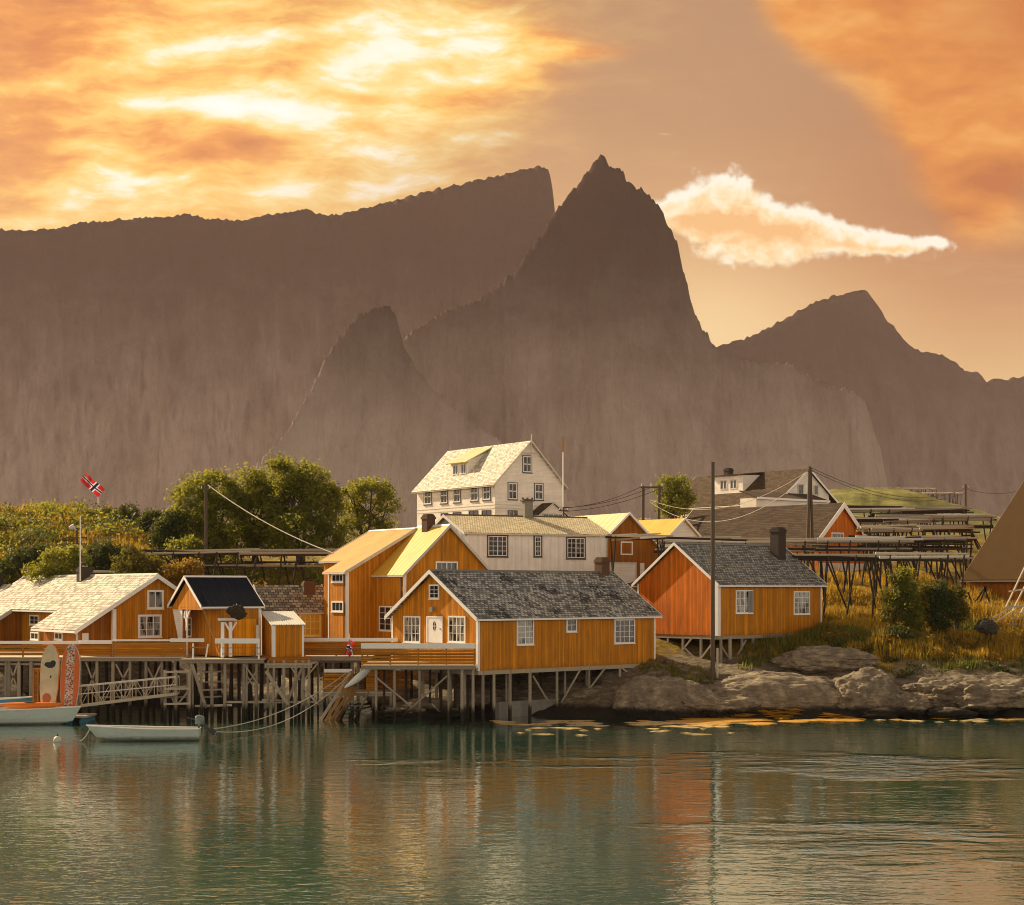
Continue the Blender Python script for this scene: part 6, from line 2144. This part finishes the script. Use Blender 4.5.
for k in range(3):
    y = 624 - k * 5.5
    for dy in (0, 0.5, 1.0):
        T.bar('slat', P(1012, y, 131 + dy), P(1042, y, 131 + dy), 0.12, 0.05, 'weathered_wood')
    for px in (1013, 1026, 1040):
        T.bar('block', P(px, y + 3, 131), P(px, y + 3, 132), 0.14, 0.2, 'weathered_wood')
T = Thing('trestle', 'dark wooden trestle by the wall of the grey roofed barn', 'trestle', P(982, 604, 143))
for a, b in (((974, 604), (986, 586)), ((990, 604), (984, 586)), ((980, 602), (986, 588)), ((968, 592), (972, 604))):
    T.bar('leg', P(*a, 142.5), P(*b, 142.5), 0.10, 0.12, 'dark_wood')
T.bar('beam', P(976, 603, 142), P(1010, 604, 142), 0.2, 0.16, 'weathered_wood')
T.bar('beam', P(980, 606, 141.6), P(1006, 606, 141.6), 0.2, 0.12, 'weathered_wood')
# ------------------------------------------------------------------ plants, rocks and weed
def leaf_quads(C, size, rng, flat=0.5):
    """one small leaf-like quad at each centre"""
    n = len(C)
    a = rng.normal(size=(n, 3))
    a /= np.linalg.norm(a, axis=1)[:, None]
    b = rng.normal(size=(n, 3))
    b -= (a * b).sum(1)[:, None] * a
    b /= np.linalg.norm(b, axis=1)[:, None]
    s = (size * rng.uniform(0.6, 1.3, n))[:, None]
    a, b = a * s, b * s * flat
    V = np.stack([C - a, C - b * 0.9 + a * 0.1, C + a, C + b * 0.9 - a * 0.1], axis=1)
    return V.reshape(-1, 3)


def crown_points(lobes, n, rng, clump=0.42, hollow=0.5):
    """leaf positions: clumps on and inside each lobe (cx, cy, cz, rx, ry, rz)"""
    vol = np.array([l[3] * l[4] * l[5] for l in lobes]) ** 0.75
    vol = vol / vol.sum()
    out = []
    for l, f in zip(lobes, vol):
        m = max(6, int(n * f / 55))
        d = rng.normal(size=(m, 3))
        d /= np.linalg.norm(d, axis=1)[:, None]
        r = rng.uniform(hollow, 1.0, m) ** 0.6
        c = np.array(l[:3]) + d * r[:, None] * np.array(l[3:6])
        k = int(n * f / m)
        sp = clump * rng.uniform(0.6, 1.3, m)
        pts = c[:, None, :] + rng.normal(size=(m, k, 3)) * sp[:, None, None] * np.array([1, 1, 0.75])
        out.append(pts.reshape(-1, 3))
    return np.concatenate(out)


def tree(label, px, Y, top, base, lobes_px, n, leaf, seed, name='tree', cat='tree', group=None, size=0.24, depth=0.8, stems=3, clump=0.45):
    n, size, clump = int(n * 1.9), size * 0.72, clump * 0.85
    """lobes_px: (px, py, rx, ry) ellipses of the crown as seen; depth gives their third radius"""
    rng = np.random.default_rng(seed)
    R = random.Random(seed)
    k = Y / F
    bx = (px - CX) * k
    zb = th(bx, Y) - 0.2
    T = Thing(name, label, cat, (bx, Y, zb), 0, group)
    lobes = []
    for (lx, ly, rx, ry) in lobes_px:
        lobes.append(((lx - px) * k, rng.uniform(-.5, .5) * rx * k * depth, zat(ly, Y) - zb, rx * k * .92, rx * k * depth, ry * k * .92))
    mb = MB()
    hgt = zat(top, Y) - zb
    for s in range(stems):
        p = Vector((R.uniform(-.3, .3), R.uniform(-.3, .3), 0))
        tgt = lobes[s % len(lobes)]
        q = Vector((tgt[0] * .5, tgt[1] * .5, max(0.6, tgt[2] * .55)))
        t = Vector((tgt[0], tgt[1], tgt[2] + tgt[5] * .3))
        r0 = 0.05 + hgt * 0.017
        mid = p.lerp(q, .5) + Vector((R.uniform(-.2, .2), R.uniform(-.2, .2), 0))
        mb.tube(p, mid, r0, r0 * .85)
        mb.tube(mid, q, r0 * .85, r0 * .65)
        mb.tube(q, t, r0 * .65, r0 * .25)
        for b in range(5):
            l = lobes[(s + b) % len(lobes)]
            u = Vector((l[0] + R.uniform(-.7, .7) * l[3], l[1] + R.uniform(-.7, .7) * l[4], l[2] + R.uniform(-.3, .7) * l[5]))
            mb.tube(q.lerp(t, R.uniform(0, .6)), u, r0 * .35, r0 * .1, 5)
    T.part(mb, 'trunk', 'bark')
    C = crown_points(lobes, n, rng, clump)
    C = C[C[:, 2] > 0.25]
    me = quads_mesh('crown', leaf_quads(C, size, rng), leaf)
    link('crown', me, T.root)
    return T


TG = 'trees behind the left fish rack'
tree('broad dark green tree standing left, behind the wooden power pole', 210, 160, 472, 555, [(196, 505, 26, 30), (214, 490, 26, 20), (224, 518, 28, 28), (186, 528, 18, 24), (205, 544, 32, 16), (232, 498, 14, 16)], 10000, 'leaf_green', 11, group=TG)
tree('rounded dark tree between the power pole and the tallest tree', 255, 163, 468, 555, [(246, 490, 24, 22), (264, 484, 24, 18), (255, 518, 30, 30), (240, 540, 26, 20), (272, 540, 24, 20), (278, 500, 16, 18)], 10000, 'leaf_green', 12, group=TG)
tree('tallest green tree of the left row', 300, 160, 457, 555, [(290, 476, 26, 18), (310, 482, 24, 20), (292, 504, 32, 26), (322, 506, 22, 28), (300, 534, 36, 22), (334, 502, 12, 20), (282, 466, 14, 9), (330, 534, 18, 18)], 12000, 'leaf_green', 13, group=TG)
tree('separate round tree with see-through crown, left of the hilltop house', 368, 170, 477, 555, [(352, 498, 16, 18), (372, 492, 24, 14), (388, 508, 13, 18), (360, 522, 20, 14), (384, 532, 12, 14), (348, 535, 14, 16)], 4600, 'leaf_green', 14, group=TG, clump=0.42)
tree('small dense dark bush-like tree at the left end of the row', 168, 158, 512, 560, [(168, 532, 14, 18), (176, 524, 10, 14), (160, 546, 12, 12)], 3500, 'leaf_dark', 15, group=TG)
tree('yellow green tree beside the two-legged power frame', 674, 190, 472, 520, [(668, 490, 13, 14), (680, 488, 12, 13), (672, 505, 17, 14), (686, 502, 9, 12)], 3600, 'leaf_lime', 16, clump=0.4)

HG = 'bushes on the left hillside'
for a in (('dark upright bush on the skyline right of the red flag', 127, 172, 503, 530, [(127, 515, 12, 12), (120, 522, 12, 10), (134, 524, 9, 12)], 2600, 'leaf_dark', 21),
          ('small dark bush on the skyline between the hilltop bush and the trees', 153, 168, 509, 530, [(153, 518, 10, 9), (147, 524, 8, 8)], 1600, 'leaf_dark', 22),
          ('round dark bush on the skyline directly below the red flag', 88, 176, 510, 530, [(88, 518, 8, 8), (104, 516, 9, 9), (96, 524, 12, 8)], 1800, 'leaf_olive', 23),
          ('broad mid-green bush above the pale roof chimney', 58, 143, 550, 582, [(58, 562, 22, 14), (44, 572, 18, 12), (72, 558, 12, 14), (64, 575, 22, 10)], 3600, 'leaf_green', 24),
          ('yellowish bush above the right end of the pale roof', 142, 145, 548, 590, [(132, 560, 16, 14), (150, 568, 18, 14), (128, 574, 16, 10), (160, 580, 16, 10)], 3800, 'leaf_olive', 25),
          ('golden brown bush in front of the left end of the long rack', 182, 143, 562, 590, [(176, 574, 14, 10), (192, 570, 12, 9), (168, 582, 14, 8)], 2400, 'leaf_gold', 26),
          ('dark shadowed bush low on the left slope', 30, 150, 545, 572, [(30, 556, 20, 12), (14, 564, 16, 10), (44, 550, 10, 8)], 2600, 'leaf_dark', 27),
          ('dark green bush in the hollow between lamp pole and yellowish bush', 105, 152, 540, 575, [(100, 552, 16, 12), (118, 560, 16, 14), (92, 566, 16, 10)], 3200, 'leaf_dark', 28),
          ('olive bush on the left skyline near the frame edge', 62, 177, 507, 525, [(62, 516, 11, 7), (50, 519, 10, 6), (74, 518, 8, 6)], 1600, 'leaf_olive', 29),
          ('low olive bush at the far left of the skyline', 18, 177, 512, 528, [(18, 520, 14, 6), (32, 518, 12, 6)], 1300, 'leaf_gold', 30),
          ('tall green bush at the foot of the trees left of the power pole', 186, 154, 540, 560, [(178, 549, 12, 9), (192, 546, 12, 9)], 1600, 'leaf_green', 31)):
    tree(a[0], a[1], a[2], a[3], a[4], a[5], a[6], a[7], a[8], name='shrub', cat='bush', group=HG, size=0.2, stems=2, clump=0.34)
for a in (('taller dark shrub with light sprays beside the golden slope', 910, 132, 566, 640, [(908, 590, 11, 16), (899, 604, 7, 12), (912, 612, 10, 18), (905, 574, 7, 8), (916, 628, 8, 9), (900, 584, 5, 8)], 4600, 'leaf_green', 41),
          ('rounder dark shrub right of the taller one on the golden slope', 940, 132.5, 578, 640, [(938, 597, 11, 13), (943, 612, 12, 15), (933, 615, 8, 12), (949, 600, 6, 11), (940, 630, 10, 8), (941, 585, 5, 6)], 4600, 'leaf_dark', 42),
          ('pale leafy bush against the left of the taller dark shrub', 893, 132.6, 572, 632, [(892, 598, 9, 16), (897, 578, 7, 9), (890, 615, 9, 12), (922, 606, 7, 14), (925, 590, 5, 8)], 3000, 'leaf_olive', 43),
          ('low spreading dark bush at the foot of the two slope shrubs', 898, 129.5, 622, 646, [(896, 634, 13, 7), (910, 640, 14, 6), (886, 640, 9, 5)], 1800, 'leaf_dark', 44),
          ('pale leafy bush against the right of the rounder dark shrub', 958, 133, 580, 625, [(958, 597, 7, 12), (960, 611, 8, 10)], 1700, 'leaf_olive', 45)):
    tree(a[0], a[1], a[2], a[3], a[4], a[5], a[6], a[7], a[8], name='shrub', cat='bush', group='shrubs on the golden slope', size=0.17, stems=3, clump=0.26)
tree('bright small grass-green bush beside the rock under the tall pole', 689, 119.5, 676, 688, [(689, 682, 6, 5), (684, 684, 4, 3)], 700, 'leaf_lime', 46, name='shrub', cat='bush', size=0.12, stems=1, clump=0.2)


def grass_patch(name, regions, blade, mat, seed, width=0.05):
    """regions: (px0, px1, Y0, Y1, count, hmin, hmax)"""
    rng = np.random.default_rng(seed)
    V = []
    for (p0, p1, Y0, Y1, n, h0, h1) in regions:
        px = rng.uniform(p0, p1, n)
        Y = rng.uniform(Y0, Y1, n)
        X = (px - CX) * Y / F
        for x, y in zip(X, Y):
            nf = noise.noise(Vector((x * .22, y * .22, seed)))
            if nf < -0.18:
                continue
            z = th(x, y)
            if z < 1.9 + 1.2 * nf:
                continue
            h = rng.uniform(h0, h1) * (0.75 + 0.8 * max(0, nf + .2))
            for b in range(3):
                a = rng.uniform(0, 6.28)
                ln = rng.uniform(0.1, 0.55) * h
                ox, oy = rng.uniform(-.15, .15, 2)
                dx, dy = math.cos(a), math.sin(a)
                w_ = width * rng.uniform(.7, 1.4)
                bx, by = x + ox, y + oy
                V += [(bx - dy * w_, by + dx * w_, z - .08), (bx + dy * w_, by - dx * w_, z - .08), (bx + dx * ln, by + dy * ln, z + h)]
    me = quads_mesh(name, np.array(V), mat, 3)
    return tag(link(name, me), kind='stuff')


grass_patch('golden_grass', [(820, 1060, 126.5, 140, 9000, .35, .95), (820, 1060, 140, 160, 5000, .35, .9), (600, 840, 160, 215, 1500, .4, .9)], 3, 'grass_gold', 5)
grass_patch('green_grass', [(740, 1060, 124.5, 138, 5200, .25, .7), (640, 720, 119.5, 126, 500, .15, .4), (300, 520, 128, 150, 2500, .3, .8)], 3, 'grass_green', 6)
grass_patch('hill_grass', [(-80, 210, 142, 182, 5000, .4, 1.0)], 3, 'grass_gold', 8, 0.07)


def undergrowth(name, regions, mat, seed, size=0.2):
    rng = np.random.default_rng(seed)
    C = []
    for (p0, p1, Y0, Y1, n, h, k) in regions:
        for _ in range(n):
            px, Y = rng.uniform(p0, p1), rng.uniform(Y0, Y1)
            x = (px - CX) * Y / F
            if noise.noise(Vector((x * .12, Y * .12, seed))) < -0.1:
                continue
            z = th(x, Y)
            r = rng.uniform(.5, 1.2) * h
            c = rng.normal(size=(k, 3)) * np.array([r * .75, r * .75, r * .42]) + np.array([x, Y, z + r * .35])
            C.append(c[c[:, 2] > z - .1])
    C = np.concatenate(C)
    return tag(link(name, quads_mesh(name, leaf_quads(C, size, rng), mat)), kind='stuff')


undergrowth('hillside_undergrowth', [(-80, 200, 140, 180, 460, 1.1, 80), (150, 350, 150, 165, 120, 1.0, 70)], 'leaf_green', 51)
undergrowth('dry_undergrowth', [(-80, 200, 142, 182, 150, .9, 60), (150, 350, 141, 150, 90, .8, 60)], 'leaf_gold', 52)
undergrowth('dark_undergrowth', [(-80, 180, 143, 178, 300, 1.2, 90)], 'leaf_dark', 55)
undergrowth('slope_undergrowth', [(826, 1060, 129, 146, 150, .55, 60), (930, 1050, 126.5, 131, 90, .5, 60)], 'leaf_gold', 53, .15)
undergrowth('bank_undergrowth', [(745, 870, 126, 129, 70, .4, 50), (880, 1040, 124.5, 130, 110, .45, 50)], 'leaf_dark', 54, .13)

# ------------------------------------------------------------------ shore rocks
m, w = new_mat('rock_granite')
g = w.n('ShaderNodeNewGeometry')
pos = g.outputs['Position']
z = w.sep(pos)[2]
n1 = w.noise(pos, 0.9, 7, 0.68, 0.3)
n2 = w.noise(w.n('ShaderNodeMapping', {'Vector': pos, 'Rotation': (0.2, 0.6, 0.3), 'Scale': (1, 1, 3.2)}).outputs[0], 1.6, 7, 0.72, 0.5)
n3 = w.noise(pos, 7.0, 5, 0.7)
col = w.ramp(w.m('ADD', w.m('MULTIPLY', n1, 0.6), w.m('MULTIPLY', n2, 0.4)), [(0.28, lin(74, 67, 58)), (0.5, lin(134, 120, 100)), (0.72, lin(208, 187, 154))])
col = w.mix(w.m('MULTIPLY', w.smooth(n3, 0.55, 0.72), 0.45), col, lin(70, 62, 52))
tide = w.m('ADD', z, w.m('MULTIPLY', w.m('SUBTRACT', n1, 0.5), 0.8))
col = w.mix(w.smooth(tide, 0.95, 0.5), col, (0.022, 0.019, 0.013, 1))
finish(m, w, col, 0.85, 0.25, w.m('ADD', w.m('MULTIPLY', n2, 0.8), w.m('MULTIPLY', n3, 0.15)), 0.25, 0.8)


mat_plain('stone_dark', (0.045, 0.038, 0.03), 0.9, 0.4, 3, bump=0.5)


def boulder(label, px, Y, py_c, rx, ry, rz, seed, rough=0.35, name='boulder', mat='rock_granite', group='shore rocks', tilt=0.0, sub=6):
    bm = bmesh.new()
    bmesh.ops.create_icosphere(bm, subdivisions=sub, radius=1)
    for v in bm.verts:
        c = v.co.copy()
        n_ = noise.fractal(c * 1.1 + Vector((seed * 7.1, 0, 0)), 0.6, 2.1, 3)
        rdg = 1 - abs(noise.noise(c * 2.0 + Vector((0, seed * 3.3, 0)))) * 2
        fine = noise.fractal(c * 5 + Vector((0, 0, seed)), 0.7, 2.1, 4)
        lay = c.dot(Vector((0.25, 0.35, 0.9)).normalized()) * 4.2 + n_ * 1.6 + seed
        step = (lay - math.floor(lay))
        crack = noise.voronoi(c * 2.2 + Vector((seed, 0, 0)))[0]
        k = 1 + rough * (n_ * .75 + rdg * .18 + fine * .22) + 0.035 * step - 0.06 * max(0, 0.25 - (crack[1] - crack[0])) / 0.25
        v.co = Vector((c.x * rx * k, c.y * ry * k, c.z * rz * k + tilt * c.x * rx))
    me = bpy.data.meshes.new(name)
    bm.to_mesh(me)
    bm.free()
    me.polygons.foreach_set('use_smooth', [True] * len(me.polygons))
    me.materials.append(G(mat))
    o = link(name, me)
    o.location = P(px, py_c, Y)
    return tag(o, label, 'rock', group)


boulder('big rounded sunlit rock in the middle of the right shore', 864, 119.0, 699, 3.1, 2.4, 2.1, 1, 0.22)
boulder('long smooth grey rock left of the big sunlit rock', 775, 119.8, 700, 6.2, 3.0, 2.0, 2, 0.15)
boulder('dark rock hump at the right end of the front cabin piles', 664, 117.6, 706, 3.7, 2.2, 2.2, 3, 0.16)
boulder('craggy pale ledge between the dark hump and the long grey rock', 716, 116.6, 707, 2.4, 1.2, 0.8, 4, 0.6, tilt=-0.18)
boulder('smaller rock tucked under the right side of the big sunlit rock', 905, 117.4, 706, 1.9, 1.4, 1.0, 5, 0.5)
boulder('low cracked rock slab at the right edge shore', 985, 119.5, 700, 4.2, 2.4, 1.3, 6, 0.55, tilt=0.06)
boulder('brown layered rock between the sunlit rock and the right edge', 940, 120.5, 697, 2.8, 2.2, 1.2, 7, 0.55)
boulder('round grey outcrop below the right wall of the second cabin', 826, 125.4, 660, 3.8, 2.4, 1.0, 8, 0.22)
boulder('small dark stone in the golden grass near the right edge', 987, 129.5, 627, 0.8, 0.6, 0.6, 9, 0.5, sub=4, mat='stone_dark')
boulder('pale flat rock lying between the piles of the front cabin deck', 425, 117.6, 712, 3.0, 1.6, 0.9, 10, 0.45)
boulder('dark rock at the water between the deck posts', 405, 115.3, 716.5, 1.7, 1.0, 0.6, 11, 0.5)
boulder('low wet stone at the tideline below the smaller rock', 880, 116.2, 714, 1.2, .8, .4, 12, 0.5, sub=4)
boulder('low wet stone at the tideline below the right slab', 950, 116.4, 714, 1.6, .8, .4, 13, 0.5, sub=4)


# floating and stranded weed along the tideline
def weed(name, patches, mat, seed, z=0.02):
    rng = np.random.default_rng(seed)
    V, Fc = [], []
    for (p0, p1, Y0, Y1, n, r) in patches:
        for _ in range(n):
            px, Y = rng.uniform(p0, p1), rng.uniform(Y0, Y1)
            x = (px - CX) * Y / F
            if noise.noise(Vector((x * .35, Y * .5, seed))) < -0.05:
                continue
            zz = max(z, th(x, Y) + 0.03)
            rr = r * rng.uniform(.35, 1.25)
            m_ = 11
            i = len(V)
            V.append((x, Y, zz + 0.05 * rng.uniform(.4, 1)))
            for k in range(m_):
                a = 2 * math.pi * k / m_
                q = rr * rng.uniform(.45, 1.1)
                V.append((x + math.cos(a) * q * 1.9, Y + math.sin(a) * q * .8, zz - 0.012))
            for k in range(m_):
                Fc.append((i, i + 1 + k, i + 1 + (k + 1) % m_))
    me = bpy.data.meshes.new(name)
    me.from_pydata(V, [], Fc)
    me.materials.append(G(mat))
    return tag(link(name, me), kind='stuff')


mat_plain('weed_gold', (0.72, 0.36, 0.03), 0.55, 0.5, 2.5, bump=0.5)
mat_plain('weed_pale', (0.50, 0.36, 0.15), 0.55, 0.5, 2.5, bump=0.5)
weed('seaweed', [(690, 800, 112.6, 118.4, 620, .5), (700, 770, 110.5, 114, 110, .6), (780, 860, 113.6, 116.2, 110, .5), (640, 700, 110.5, 114, 70, .55), (860, 1040, 114.6, 116.0, 26, .4)], 'weed_gold', 3)
weed('floating_weed', [(495, 660, 109.5, 114, 70, .5), (640, 760, 107, 112, 50, .5), (520, 740, 102.5, 108, 36, .42), (860, 1040, 112.5, 115.4, 26, .4)], 'weed_pale', 4)
